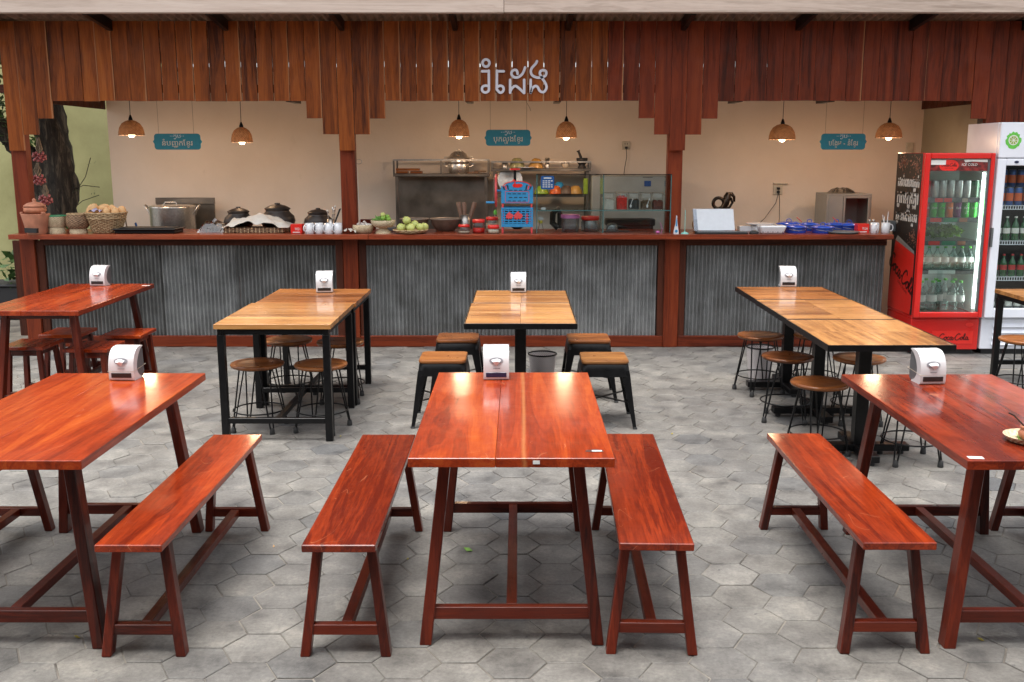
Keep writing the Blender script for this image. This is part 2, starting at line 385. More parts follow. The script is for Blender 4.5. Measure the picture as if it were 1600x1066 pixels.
M['navy'] = mat('navy_plastic', (.018,.022,.06), .3)
M['slot'] = mat('slot', (.02,.015,.015), .3)
M['letter'] = mat('letter_paint', (.66,.66,.73), .5, 0, .03)
M['teal'] = mat('teal_paint', (.012,.20,.25), .5, 0, .06)
M['signink'] = mat('sign_print', (.70,.58,.42), .6)
M['signwhite'] = mat('sign_white', (.72,.70,.66), .6)
M['steel'] = mat('brushed_steel', (.42,.40,.37), .32, .9, .15, 60)
M['steeldark'] = mat('dark_steel', (.21,.185,.155), .32, .85, .25, 6)
M['greymetal'] = mat('grey_metal', (.30,.30,.28), .45, .2, .08, 6)
M['alu'] = mat('aluminium', (.66,.62,.56), .28, .9, .12, 50)
M['clay'] = mat('terracotta', (.44,.18,.105), .75, 0, .22, 14, .2)
M['clayred'] = mat('terracotta_red', (.42,.155,.08), .6, 0, .25, 18, .15)
M['claydark'] = mat('black_clay', (.030,.021,.017), .42, 0, .35, 18, .15)
M['claybrown'] = mat('brown_stoneware', (.115,.072,.052), .45, 0, .25, 18, .1)
M['clayrim'] = mat('stoneware_rim', (.22,.17,.13), .4, 0, .2)
M['red'] = mat('red_plastic', (.72,.02,.012), .3, 0, .04, coat=.4)
M['fridgered'] = mat('fridge_red', (.62,.012,.008), .22, 0, .04, 6, coat=.6)
M['fridgewhite'] = mat('fridge_white', (.74,.77,.84), .3, 0, .05, 6, coat=.3)
M['fridgein'] = mat('fridge_liner', (.66,.76,.71), .45, 0, .06, 6)
M['darkprint'] = mat('dark_print', (.010,.007,.006), .45, 0, .5, 30)
M['blackink'] = mat('black_print', (.03,.005,.004), .4)
M['fizz'] = mat('brown_fizz_print', (.42,.19,.13), .4, 0, .9, 60)
M['led'] = mat('led_strip', (.9,.95,1), .5, emit=(.92,1,.98), es=9)
M['price'] = mat('price_strip', (.10,.12,.12), .5, 0, .4, 30)
M['lettuce'] = mat('lettuce', (.16,.30,.05), .6, 0, .4, 30)
M['cangreen'] = mat('can_green', (.03,.42,.03), .3, .3, .1)
M['cansilver'] = mat('can_silver', (.55,.56,.54), .35, .7, .1)
M['canred'] = mat('can_red', (.45,.02,.03), .3, .3, .1)
M['canorange'] = mat('can_orange', (.75,.16,.02), .3, .3, .1)
M['canpurple'] = mat('can_purple', (.15,.02,.12), .3, .3, .1)
M['canblue'] = mat('can_blue', (.03,.09,.28), .3, .4, .2)
M['beergreen'] = mat('bottle_green', (.015,.09,.03), .12, 0, .2, coat=.6)
M['beerbrown'] = mat('bottle_brown', (.06,.025,.012), .12, 0, .2, coat=.6)
M['labelred'] = mat('label_red', (.45,.03,.03), .5)
M['labelwhite'] = mat('label_white', (.70,.70,.66), .5)
M['water'] = glassy('water_bottle', (.80,.88,.86), .6, .05, .06)
M['glass'] = glassy('case_glass', (.95,.985,.975), .5, .0, .015)
M['doorglass'] = glassy('door_glass', (.93,.975,.96), .9, .02, .05)
M['jar'] = glassy('jar_glass', (.96,.98,.97), .5, .02, .03)
M['frost'] = glassy('frosted_plastic', (.62,.66,.72), .5, .3, .15)
M['edge'] = mat('glass_edge', (.06,.16,.16), .2, 0, .1, coat=.5)
M['cap'] = mat('green_cap', (.12,.50,.06), .4)
M['straw'] = weave('straw_basket', (.28,.17,.08), (.62,.46,.27), .6)
M['palebasket'] = weave('pale_basket', (.42,.33,.20), (.68,.57,.38), .8)
M['brownbasket'] = weave('brown_basket', (.07,.035,.018), (.34,.21,.12), .7)
M['shade'] = weave('rattan_shade', (.20,.08,.025), (.50,.24,.10), 1.0, .0, .025)
M['bulb'] = mat('bulb', (1,.8,.5), .3, emit=(1,.74,.42), es=6.5)
M['bread'] = mat('bread_crust', (.74,.45,.21), .6, 0, .22, 14, .2)
M['cloth'] = mat('white_cloth', (.62,.59,.53), .9, 0, .08, 20)
M['lilac'] = mat('lilac_cloth', (.36,.34,.50), .9)
M['bag'] = glassy('plastic_bag', (.80,.80,.78), .8, .12, .12)
M['porcelain'] = mat('porcelain', (.70,.72,.74), .2, 0, .03, coat=.5)
M['bluenamel'] = mat('blue_enamel', (.012,.075,.50), .18, 0, .15, coat=.6)
M['guava'] = mat('guava', (.50,.55,.17), .42, 0, .18, 20)
M['lime'] = mat('lime', (.17,.33,.04), .35, 0, .2, 25)
M['chilli'] = mat('green_bean', (.15,.33,.07), .4, 0, .2, 25)
M['garlic'] = mat('garlic', (.66,.62,.58), .5, 0, .1)
M['shallot'] = mat('shallot', (.34,.085,.085), .35, 0, .75, 55, coat=.3)
M['drystem'] = mat('dry_stem', (.24,.19,.13), .9, 0, .3, 60)
M['pestle'] = mat('pestle_wood', (.20,.115,.075), .6, 0, .25, 25)
M['skyblue'] = mat('blue_enamel_light', (.03,.26,.52), .35, 0, .08, coat=.3)
M['coral'] = mat('coral_paint', (.68,.07,.075), .35, 0, .08, coat=.3)
M['pink'] = mat('pink_lid', (.52,.14,.38), .35)
M['yellow'] = mat('yellow_plastic', (.62,.52,.05), .4)
M['cardblue'] = mat('card_blue', (.008,.075,.25), .4)
M['beige'] = mat('beige_ceramic', (.50,.42,.32), .35)
M['olivebowl'] = mat('olive_bowl', (.28,.27,.13), .35)
M['ochre'] = mat('ochre_bowl', (.45,.24,.06), .35)
M['orange'] = mat('orange_bowl', (.60,.11,.02), .35)
M['limebowl'] = mat('lime_bowl', (.25,.36,.03), .35)
M['chiliflake'] = mat('dried_chilli', (.13,.018,.012), .5, 0, .6, 90)
M['redfood'] = mat('red_pickle', (.65,.02,.012), .4, 0, .3, 60)
M['spice'] = mat('brown_spice', (.13,.075,.04), .6, 0, .6, 90)
M['darkspice'] = mat('dark_spice', (.02,.025,.03), .5, 0, .6, 90)
M['screen'] = mat('blue_screen', (.03,.08,.25), .2)
M['laptop'] = mat('pale_screen', (.72,.76,.80), .22, 0, .03, coat=.3)
M['aqua'] = mat('aqua_plastic', (.22,.52,.46), .4)
M['mint'] = mat('outlet_cream', (.55,.50,.40), .5)
M['mesh'] = None
M['leaf'] = mat('leaf', (.055,.12,.03), .5, 0, .5, 8, coat=.1)
M['leafdark'] = mat('leaf_dark', (.03,.07,.02), .5, 0, .4, 8)
M['leafyellow'] = mat('leaf_fallen', (.40,.33,.05), .6)
M['leafgreen'] = mat('leaf_fallen_green', (.16,.32,.05), .6)
M['soil'] = mat('planter_dark', (.02,.02,.022), .7)
M['sticker'] = mat('sticker', (.72,.72,.70), .3, 0, .08, 300)
M['bronze'] = mat('dark_bronze', (.05,.035,.025), .25, .8, .4, 12)
M['green_rim'] = mat('green_rim', (.02,.26,.12), .5)
M['goldpanel'] = mat('gold_carton', (.52,.34,.06), .5)

# perforated basket
def perforated():
    m, t, b = newmat('perforated_metal')
    tc = N(t, 'ShaderNodeTexCoord'); sp = N(t, 'ShaderNodeSeparateXYZ'); t.links.new(tc.outputs['Object'], sp.inputs[0])
    an = math_(t, 'MULTIPLY', math_(t, 'ARCTAN2', sp.outputs[1], sp.outputs[0]), 44.0); zz = math_(t, 'MULTIPLY', sp.outputs[2], 400.0)
    v = math_(t, 'MULTIPLY', math_(t, 'SINE', an), math_(t, 'SINE', zz))
    r = ramp(t, [(.0, (.80,.75,.75)), (.9, (.5,.46,.46))]); t.links.new(math_(t, 'ADD', math_(t, 'MULTIPLY', v, .5), .5), r.inputs[0]); t.links.new(r.outputs[0], b.inputs['Base Color'])
    b.inputs['Roughness'].default_value = .5; b.inputs['Metallic'].default_value = .2
    hl = math_(t, 'LESS_THAN', v, .62); t.links.new(hl, b.inputs['Alpha']); return m
M['mesh'] = perforated()

# ------------------------------------------------------------------ text and strokes
def text_geo(s, size=1.0):
    c = bpy.data.curves.new('t', 'FONT'); c.body = s; c.size = size; c.resolution_u = 2
    o = bpy.data.objects.new('t', c); C.objects.link(o); bpy.context.view_layer.update()
    e = o.evaluated_get(bpy.context.evaluated_depsgraph_get()); me = e.to_mesh()
    vs = [v.co.copy() for v in me.vertices]; fs = [list(p.vertices) for p in me.polygons]
    e.to_mesh_clear(); bpy.data.objects.remove(o); bpy.data.curves.remove(c)
    return vs, fs
TG = {}
def tg(s):
    if s not in TG: TG[s] = text_geo(s)
    return TG[s]
def layout(tokens):
    """lay glyphs out one by one: '~X' is a subscript of the glyph before it, marks carry their own negative offset"""
    V, Fc = [], []; x = 0; lastc = 0
    for tk in tokens:
        if tk == ' ': x += .3; continue
        sub = tk.startswith('~'); g = tk[1:] if sub else tk
        vs, fs = tg(g)
        if not vs: x += .3; continue
        x0 = min(v.x for v in vs); x1 = max(v.x for v in vs)
        n = len(V)
        if sub:
            c = (x0+x1)/2; V += [Vector((lastc + (v.x-c)*.55, v.y*.42 - .33, 0)) for v in vs]
        elif x1 < 0.02 or (x0 < -.1):
            V += [Vector((x + v.x, v.y, 0)) for v in vs]
        else:
            V += [Vector((x + v.x, v.y, 0)) for v in vs]; lastc = x + (x0+x1)/2; x += x1 + .05
        Fc += [[i+n for i in f] for f in fs]
    return V, Fc
def place_text(mb, geo, origin, right, up, width=None, height=None, align='c', depth=0.0, sqx=1.0):
    vs, fs = geo
    x0 = min(v.x for v in vs); x1 = max(v.x for v in vs); y0 = min(v.y for v in vs); y1 = max(v.y for v in vs)
    if width: sx = width/(x1-x0)
    sy = (height/(y1-y0)) if height else sx
    if not width: sx = sy*sqx
    cx = (x0+x1)/2; cy = (y0+y1)/2
    o = Vector(origin); r = Vector(right); u = Vector(up)
    mb.add([o + r*((v.x-cx)*sx) + u*((v.y-cy)*sy) for v in vs], fs)
    return mb
def catmull(pts, k=6, closed=False):
    out = []; n = len(pts)
    for i in range(n if closed else n-1):
        p = [pts[(i+j) % n] if closed else pts[min(max(i+j, 0), n-1)] for j in (-1, 0, 1, 2)]
        for a in range(k):
            t = a/k
            out.append(tuple(.5*((2*p[1][d]) + (-p[0][d]+p[2][d])*t + (2*p[0][d]-5*p[1][d]+4*p[2][d]-p[3][d])*t*t + (-p[0][d]+3*p[1][d]-3*p[2][d]+p[3][d])*t**3) for d in range(2)))
    if not closed: out.append(tuple(pts[-1]))
    return out
def stroke(mb, pts, w, place, thick, closed=False, round_=True):
    """flat band of width w with depth `thick`, following 2D pts; place(x,y,d) -> 3D"""
    P = [Vector((p[0], p[1])) for p in pts]; n = len(P); L = []; Rr = []
    for i in range(n):
        a = P[i-1] if (closed or i) else P[i]; b = P[(i+1) % n] if (closed or i < n-1) else P[i]
        t = (b - a).normalized(); nn = Vector((-t.y, t.x))
        L.append(P[i] + nn*w/2); Rr.append(P[i] - nn*w/2)
    vs = []
    for i in range(n):
        for q, d in ((L[i], 0), (Rr[i], 0), (Rr[i], thick), (L[i], thick)): vs.append(place(q.x, q.y, d))
    fs = []
    for i in range(n if closed else n-1):
        j = (i+1) % n
        for k in range(4): fs.append((i*4+k, i*4+(k+1) % 4, j*4+(k+1) % 4, j*4+k))
    mb.add(vs, fs)
    if not closed:
        mb.add([vs[k] for k in range(4)], [(0,1,2,3)]); mb.add([vs[(n-1)*4+k] for k in range(4)], [(3,2,1,0)])
        if round_:
            for c in (P[0], P[-1]):
                m = 10; ring = [(c.x + w/2*math.cos(2*PI*k/m), c.y + w/2*math.sin(2*PI*k/m)) for k in range(m)]
                v2 = [place(x, y, -.0004) for x, y in ring] + [place(x, y, thick) for x, y in ring]
                mb.add(v2, [tuple(range(m)), tuple(range(2*m-1, m-1, -1))] + [(k, (k+1) % m, m+(k+1) % m, m+k) for k in range(m)])
# cursive script strokes, unit height about 1
SCRIPT = {
 'C': ([(1.0,.98),(.95,1.2),(.7,1.25),(.35,.95),(.12,.5),(.15,.08),(.45,-.05),(.85,.2),(1.1,.45)], 1.0),
 'o': ([(.45,.6),(.2,.5),(.1,.2),(.3,0),(.52,.2),(.5,.5),(.4,.62),(.7,.5)], .6),
 'c': ([(.5,.5),(.35,.62),(.12,.4),(.12,.1),(.35,0),(.65,.25)], .55),
 'a': ([(.5,.55),(.25,.6),(.08,.25),(.2,0),(.42,.2),(.55,.6),(.48,.1),(.62,0),(.8,.2)], .72),
 'l': ([(.05,.2),(.4,.9),(.42,1.25),(.25,1.1),(.15,.3),(.25,0),(.5,.2)], .42),
 '-': ([(.02,.35),(.3,.4)], .32),
}
def script(mb, word, origin, right, up, nrm, width, thick=.0008, w=.11):
    tot = sum(SCRIPT[c][1] for c in word); s = width/tot; x = 0
    o = Vector(origin); r = Vector(right); u = Vector(up); nn = Vector(nrm)
    for c in word:
        p, adv = SCRIPT[c]
        pts = [((q[0]+x-tot/2)*s, (q[1]-.5)*s) for q in p]
        stroke(mb, catmull(pts, 5), w*s, lambda a, b, d: o + r*a + u*b + nn*(d), thick, round_=False); x += adv
    return mb

# ================================================================== GROUND AND PAVEMENT
g = MB(); g.box(-60, 60, -40, 80, -.5, -.045); struct(g.build('ground', M['ground']))
pav = MB(); pav.box(-8, 8, -1.5, 11.5, -.044, -.0045); PAV = struct(pav.build('pavement', M['joint']))
RC = .1262; DX = 1.5*RC; DY = math.sqrt(3)*RC
o0 = gz(867, 866, 0)
def hexpts(cx, cy, r, z, a=0): return [(cx + r*math.cos(a + PI/3*k), cy + r*math.sin(a + PI/3*k), z) for k in range(6)]
def hex_mesh(mb, cx, cy, jit, dz, tx, ty, a=0):
    rr = RC - .0019 - jit
    zz = lambda p, z: (p[0], p[1], z + dz + tx*(p[0]-cx) + ty*(p[1]-cy))
    t = [zz(p, 0) for p in hexpts(cx, cy, rr - .003, 0, a)]; m_ = [zz(p, -.0022) for p in hexpts(cx, cy, rr, 0, a)]; b_ = hexpts(cx, cy, rr, -.04, a)
    mb.add(t + m_ + b_, [tuple(range(6))] + [(k+6, (k+1) % 6+6, (k+1) % 6, k) for k in range(6)] + [(k+12, (k+1) % 6+12, (k+1) % 6+6, k+6) for k in range(6)])
protos = []
for k in range(10):
    mb = MB(); hex_mesh(mb, 0, 0, R.uniform(0, .0022), 0, R.uniform(-.012, .012), R.uniform(-.012, .012)); protos.append(mb)
cells = []
for i in range(-34, 35):
    for j in range(-32, 32):
        x = o0.x + i*DX; y = o0.y + j*DY + (DY/2 if i % 2 else 0)
        if not (-6.2 < x < 6.4 and .4 < y < 9.22): continue
        if x > 3.15 and y > 8.25: continue
        d = y*math.cos(TH) + H*math.sin(TH); pxx = 810 + F*x/d; pyy = 533 - F*(y*math.sin(TH) - H*math.cos(TH))/d
        vis = -60 < pxx < 1660 and pyy < 1120
        cells.append((not vis, d, x, y))
cells.sort()
meshes = []
for mb in protos:
    o = mb.build('paver', M['paver'], PAV); meshes.append(o.data); bpy.data.objects.remove(o)
for n, (nv, d, x, y) in enumerate(cells[:300]):
    o = bpy.data.objects.new('paver', meshes[n % 10]); C.objects.link(o); o.parent = PAV
    o.location = (x + R.uniform(-.0015, .0015), y + R.uniform(-.0015, .0015), R.uniform(-.0012, .0014)); o.rotation_euler = (0, 0, R.uniform(-.006, .006))
mb = MB(); tint = []
for (nv, d, x, y) in cells[300:]:
    nf = len(mb.f)
    hex_mesh(mb, x + R.uniform(-.003, .003), y + R.uniform(-.003, .003), R.uniform(0, .002), R.uniform(-.0015, .0015), R.uniform(-.012, .012), R.uniform(-.012, .012), R.uniform(-.015, .015))
    tint += [R.random()]*(len(mb.f) - nf)
o = MB.build(mb, 'far_pavers', M['paver'], PAV); stuff(o)
at_ = o.data.attributes.new('tint', 'FLOAT', 'FACE'); at_.data.foreach_set('value', tint)
mb = MB(); tint = []
for r_ in range(7):
    y0 = 8.27 + r_*.152
    for c_ in range(11):
        x0 = 3.17 + c_*.302 + (.15 if r_ % 2 else 0)
        nf = len(mb.f); mb.box(x0, x0+.296, y0, y0+.147, -.04, R.uniform(-.001, .002)); tint += [R.random()]*(len(mb.f)-nf)
o = mb.build('rectangular_pavers', M['paver'], PAV); stuff(o)
at_ = o.data.attributes.new('tint', 'FLOAT', 'FACE'); at_.data.foreach_set('value', tint)

# ================================================================== STALL
stall = thing('food_stall', 'long open kitchen stall faced with red brown timber boards under a tin roof', 'food stall', (0, 10, 0))
def P(o):      # parent keeping world coordinates (stall is at 0,10,0)
    o.parent = stall; o.matrix_parent_inverse = Matrix.Translation((0, -10, 0)); return o
POSTX = [-4.53, -1.557, 1.428, 4.43]
FY = 9.17
def roofz(y): return 2.955 + .13*(FY - y)
zb = {0: 1.82, 1: 1.963, 2: 2.104}
# fascia boards
bw = 2.982/21
x = POSTX[0]
bd = []
while x < 5.2:
    j = min(range(4), key=lambda q: abs(POSTX[q] - x)); dd = round(abs(POSTX[j] - x)/bw)
    bd.append((x, zb.get(dd, 2.257))); x += bw
for n, (x, z0) in enumerate(bd):
    px = 810 + x*F/8.95
    gap = .0035
    if 235 < px < 420 or 700 < px < 900: gap = .0085
    elif R.random() < .3: gap = .005
    mb = MB(); w2 = (bw - gap)/2; z1 = roofz(FY) - .012
    ns = 6; L_, R_ = [], []
    for q in range(ns+1):
        zz = z0 + (z1-z0)*q/ns + (R.uniform(-.003, .003) if q == 0 else 0)
        L_.append((-w2 + (R.uniform(-.0012, .0012)), zz)); R_.append((w2 + R.uniform(-.0012, .0012), zz))
    yo = R.uniform(-.004, .004); R_.reverse()
    mb.prism([(a, b - 2.6) for a, b in L_ + R_], 'y', -.009, .009)
    P(mb.build('fascia_board', wood('board' if px < 960 else 'boardred', 'z'), None, .0015, (x, FY + yo, 2.6)))
# batten behind boards
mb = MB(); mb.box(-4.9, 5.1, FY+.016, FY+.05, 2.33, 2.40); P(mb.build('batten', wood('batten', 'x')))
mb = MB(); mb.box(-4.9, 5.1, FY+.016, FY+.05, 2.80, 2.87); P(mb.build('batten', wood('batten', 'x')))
# posts
for x in POSTX:
    mb = MB(); mb.box(-.068, .068, -.05, .05, 0, 2.78)
    P(mb.build('post', wood('post', 'z'), None, .004, (x + (-.02 if x < -4 else 0), 9.53 if x > 4 else 9.27, 0)))
# side fascias
for sx, nb in ((-4.415, 12), (4.31, 12)):
    for q in range(nb):
        mb = MB(); y0 = 9.28 + q*.136; mb.box(-.009, .009, 0, .131, 0, roofz(y0+.13) - 2.275)
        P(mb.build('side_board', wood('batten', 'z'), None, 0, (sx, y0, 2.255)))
# walls
mb = MB(); mb.box(-4.395, 4.33, 10.9, 11.0, 0, 2.692); P(mb.build('back_wall', M['cream']))
mb = MB(); mb.box(4.33, 4.40, 9.62, 11.0, 0, 2.66); P(mb.build('side_wall', M['olive']))
# roof
mb = MB(); n = 1060; x0, x1 = -5.6, 6.0; vs = []
for y in (8.66, 10.935):
    for i in range(n+1):
        x = x0 + (x1-x0)*i/n; vs.append((x, y, roofz(y) + .016 + .017*math.sin(2*PI*x/.0762)))
fs = [(i, i+1, n+2+i, n+1+i) for i in range(n)]
mb.add(vs, fs, True)
mb.add([(v[0], v[1], v[2]+.004) for v in vs], fs, True)
P(mb.build('roof_sheet', M['rust']))
rx = [-4.62, -3.61, -2.585, -1.56, -.56, .44, 1.46, 2.47, 3.475, 4.47, 5.45]
for x in rx:
    mb = MB(); a, b = 8.64, 10.86
    mb.hexa([(-.022,a,roofz(a)-.095),(.022,a,roofz(a)-.095),(.022,b,roofz(b)-.095),(-.022,b,roofz(b)-.095)], [(-.022,a,roofz(a)-.002),(.022,a,roofz(a)-.002),(.022,b,roofz(b)-.002),(-.022,b,roofz(b)-.002)])
    P(mb.build('rafter', M['black'], None, .003, (x, 0, 0)))
for i, (a, b) in enumerate(((-5.6, -.12), (-.117, 6.0))):
    mb = MB(); mb.box(a, b, 8.55, 8.63, 2.933 + (.002 if i else 0), 3.34); P(mb.build('eave_board', wood('wash', 'x'), None, .004))
# small brackets seen under the boards
for px_ in (455, 733, 871, 1152, 1294):
    p = at(px_, 160, 9.7); mb = MB(); mb.box(-.03, .03, -.2, .2, 0, .04); P(mb.build('bracket', M['black'], None, 0, (p.x, 9.8, p.z)))
# big lettering on the boards
def big(pts, closed=False, smooth=True):
    q = [(700 + a/8, 70 + b/8) for a, b in pts]
    W = [at(a, b, FY - .022) for a, b in q]; W = [(p.x, p.z) for p in W]
    return catmull(W, 7, closed) if smooth else W
yy = FY - .030
pl = lambda x, z, d: (x, yy + d, z)
glyphs = [
 [([(475,185),(505,198),(518,230),(505,262),(475,275),(445,262),(432,230),(445,198)], True, True)],
 [([(425,333),(510,333)], False, False), ([(510,326),(512,560)], False, False), ([(512,550),(505,580),(470,598),(435,585),(424,555),(435,525),(470,512),(512,520)], False, True)],
 [([(697,333),(612,333)], False, False), ([(612,326),(610,520)], False, False), ([(610,520),(612,560),(650,598),(685,585),(696,555),(685,525),(650,514),(614,530)], False, True)],
 [([(870,365),(862,330),(835,315),(800,335),(795,375),(830,408),(880,405),(930,365),(955,310),(963,285)], False, True)],
 [([(777,440),(777,600)], False, False), ([(777,590),(800,545),(835,518),(870,530),(952,605)], False, True), ([(952,440),(952,605)], False, False)],
 [([(1112,207),(1095,240),(1050,290),(1035,335),(1055,385),(1120,412),(1185,405),(1222,380),(1225,335),(1190,320),(1155,335),(1150,370),(1185,430),(1225,500),(1228,550),(1195,592),(1150,580),(1120,530),(1090,518),(1055,545),(1036,595)], False, True)],
 [([(1034,440),(1034,600)], False, False)],
]
for gl in glyphs:
    mb = MB()
    for i_, (pts, cl, sm) in enumerate(gl): stroke(mb, big(pts, cl, sm), .0225, (lambda x, z, d, e_=.0009*i_: (x, yy + e_ + d, z)), .005, cl)
    P(mb.build('sign_letter', M['letter']))

# ------------------------------------------------------------------ counter
ct = thing('serving_counter', 'long serving counter with red timber top and corrugated metal front', 'counter', (-.6, 9.4, 0))
def PC(o): o.parent = ct; o.matrix_parent_inverse = Matrix.Translation((.6, -9.4, 0)); return o
for a, b in ((-4.62, -1.36), (-1.357, 3.40)):
    mb = MB(); mb.box(a, b, 9.03, 9.72, 1.028, 1.073); PC(mb.build('counter_top', wood('counter', 'x'), None, .004))
seams = [(-4.44, -3.32), (-3.33, -2.64), (-2.65, -1.68), (-1.43, -.62), (-.63, .42), (.41, 1.30), (1.56, 2.35), (2.34, 3.42)]
for n, (a, b) in enumerate(seams):
    lap = (None, .60, .66, None, .55, None, .62, None)[n]
    for (za, zb2, fwd) in (((.09, 1.0, 0),) if lap is None else ((.09, lap + .05, 0), (lap, 1.0, .0045))):
        mb = MB(); cnt = int((b-a)/.036*8); vs = []
        for i in range(cnt+1):
            x = a + (b-a)*i/cnt; dn = .0015*math.sin(x*7.3 + n) + .0018*math.sin(x*2.9 + n*2)
            yv = 9.285 - (n % 2)*.004 - fwd + .0135*math.sin(2*PI*x/.036) + dn
            vs.append((x, yv, za)); vs.append((x, yv + .0012*math.sin(x*11), zb2))
        mb.add(vs, [(2*i, 2*i+2, 2*i+3, 2*i+1) for i in range(cnt)], True)
        PC(mb.build('corrugated_sheet', M['zinc']))
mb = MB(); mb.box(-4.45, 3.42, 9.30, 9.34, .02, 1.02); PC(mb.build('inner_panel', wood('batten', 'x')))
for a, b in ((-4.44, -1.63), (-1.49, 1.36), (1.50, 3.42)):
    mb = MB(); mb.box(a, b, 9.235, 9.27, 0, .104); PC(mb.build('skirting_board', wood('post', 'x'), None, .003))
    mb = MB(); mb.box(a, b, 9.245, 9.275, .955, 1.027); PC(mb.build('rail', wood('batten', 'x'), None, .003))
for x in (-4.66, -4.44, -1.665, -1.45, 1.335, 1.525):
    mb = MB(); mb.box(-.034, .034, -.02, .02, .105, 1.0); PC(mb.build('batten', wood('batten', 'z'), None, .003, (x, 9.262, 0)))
ZC = 1.073

# ------------------------------------------------------------------ pendant lamps
lampdef = [(204, 188, 211, 39, 'dome'), (377, 199, 222, 33, 'dome'), (717, 187, 213, 33, 'bell'), (885, 190, 215, 33, 'bell'), (1223, 194, 218, 41, 'dome'), (1390, 192, 215, 40, 'dome')]
lablamp = ['wide rattan dome lamp left of the leftmost teal sign', 'rattan dome lamp just right of the leftmost teal sign', 'narrow bell shaped rattan lamp above the steamer pot',
           'narrow bell shaped rattan lamp above the glass case', 'wide rattan dome lamp hanging over the laptop end of the counter', 'wide rattan dome lamp nearest the red drinks fridge']
for (px_, yt, yb, wp, kind), lb in zip(lampdef, lablamp):
    Y = 9.85; top = at(px_, yt, Y); bot = at(px_, yb, Y); r = wp/2*at(811, yb, Y).x
    h = top.z - bot.z
    t = thing('pendant_lamp', lb, 'lamp', (top.x, Y, bot.z), 0, 'rattan pendant lamps over the counter')
    prof = [(r, 0), (r*.985, h*.2), (r*.9, h*.5), (r*.7, h*.78), (r*.4, h*.95), (.022, h)] if kind == 'dome' else [(r, 0), (r*.97, h*.3), (r*.85, h*.62), (r*.62, h*.85), (r*.35, h*.97), (.02, h)]
    mb = MB()
    n_ = 28; vs = []; fs = []
    for rr, z in prof:
        for q in range(n_): vs.append((rr*math.cos(2*PI*q/n_), rr*math.sin(2*PI*q/n_), z))
    for i in range(len(prof)-1):
        for q in range(n_): fs.append((i*n_+q, i*n_+(q+1) % n_, (i+1)*n_+(q+1) % n_, (i+1)*n_+q))
    mb.add(vs, fs, True); sh = mb.build('lamp_shade', M['shade'], t)
    mb = MB(); mb.tube([(r*math.cos(2*PI*q/n_), r*math.sin(2*PI*q/n_), 0) for q in range(n_)], .004, 6, True); mb.build('rim', M['brownbasket'], t)
    mb = MB(); mb.lathe([(.02, h-.05), (.02, h+.012), (.012, h+.035), (.006, h+.05)], n=12); mb.build('socket', M['black'], t)
    mb = MB(); mb.tube([(0, 0, h+.05), (.002, 0, (roofz(Y) - bot.z)*.6), (0, 0, roofz(Y) - bot.z)], .003, 6); mb.build('cord', M['black'], t)
    mb = MB(); mb.lathe([(.001, -.024), (.02, -.02), (.031, -.002), (.028, .022), (.015, .045), (.013, h-.05)], n=14); mb.build('bulb', M['bulb'], t)
    l = bpy.data.lights.new('bulb_light', 'POINT'); l.energy = 5.0; l.color = (1, .66, .40); l.shadow_soft_size = .07
    lo = bpy.data.objects.new('bulb_light', l); C.objects.link(lo); lo.parent = t; lo.location = (0, 0, -.034)

# ------------------------------------------------------------------ hanging signs
PRE = 'ែ'
sg = [(240, 315, 209, 234, ['ន','ំ','ប','ញ','~ច','ុ','ក',PRE,'ខ','~ម','រ'], (246, 301), 'teal hanging sign over the big steel stock pot'),
      (757, 831, 203, 228, ['ប','ុ','ក','ល','~ហ','ុ','ង',PRE,'ខ','~ម','រ'], (766, 823), 'teal hanging sign above the blue ice shaver'),
      (1280, 1355, 209, 234, ['ប',PRE,'ង','~អ','ម',' ','-',' ','ន','ំ',PRE,'ខ','~ម','រ'], (1291, 1350), 'teal hanging sign between the two rightmost lamps')]
for xa, xb, ya, yb, toks, strs, lb in sg:
    Y = 9.8; A = at(xa, yb, Y); B = at(xb, ya, Y); w_ = B.x - A.x; h_ = B.z - A.z
    t = thing('hanging_sign', lb, 'sign', ((A.x+B.x)/2, Y, A.z), 0, 'teal stall signs')
    c = .028; e = .014; hw = w_/2 - e
    poly = []
    for (sx, sz, a0) in ((1, 0, -90), (1, 1, 0), (-1, 1, 90), (-1, 0, 180)):
        cx_, cz_ = sx*(hw - c), (c if sz == 0 else h_ - c)
        for q in range(4): poly.append((cx_ + c*math.cos(rad(a0 + q*30)), cz_ + c*math.sin(rad(a0 + q*30))))
        if (sx, sz) == (1, 0): poly += [(hw, h_*.36), (hw+e, h_/2), (hw, h_*.64)]
        if (sx, sz) == (-1, 1): poly += [(-hw, h_*.64), (-hw-e, h_/2), (-hw, h_*.36)]
    mb = MB(); mb.prism(poly, 'y', -.006, .006); mb.build('panel', M['teal'], t)
    mb = MB(); place_text(mb, layout(['·','·','ត','ូ','ប','·','·']), (0, -.008, h_*.79), (1,0,0), (0,0,1), width=.135, height=.042); mb.build('lettering', M['signwhite'], t)
    mb = MB(); place_text(mb, layout(toks), (0, -.008, h_*.39), (1,0,0), (0,0,1), width=w_*.62, height=.085); mb.build('lettering', M['signink'], t)
    for s_ in strs:
        xx = at(s_, 180, Y).x - (A.x+B.x)/2; xx = max(-hw+.03, min(hw-.03, xx))
        mb = MB(); mb.tube([(xx, 0, h_-.004), (xx, 0, roofz(Y) - A.z)], .0016, 5); mb.build('string', M['drystem'], t)
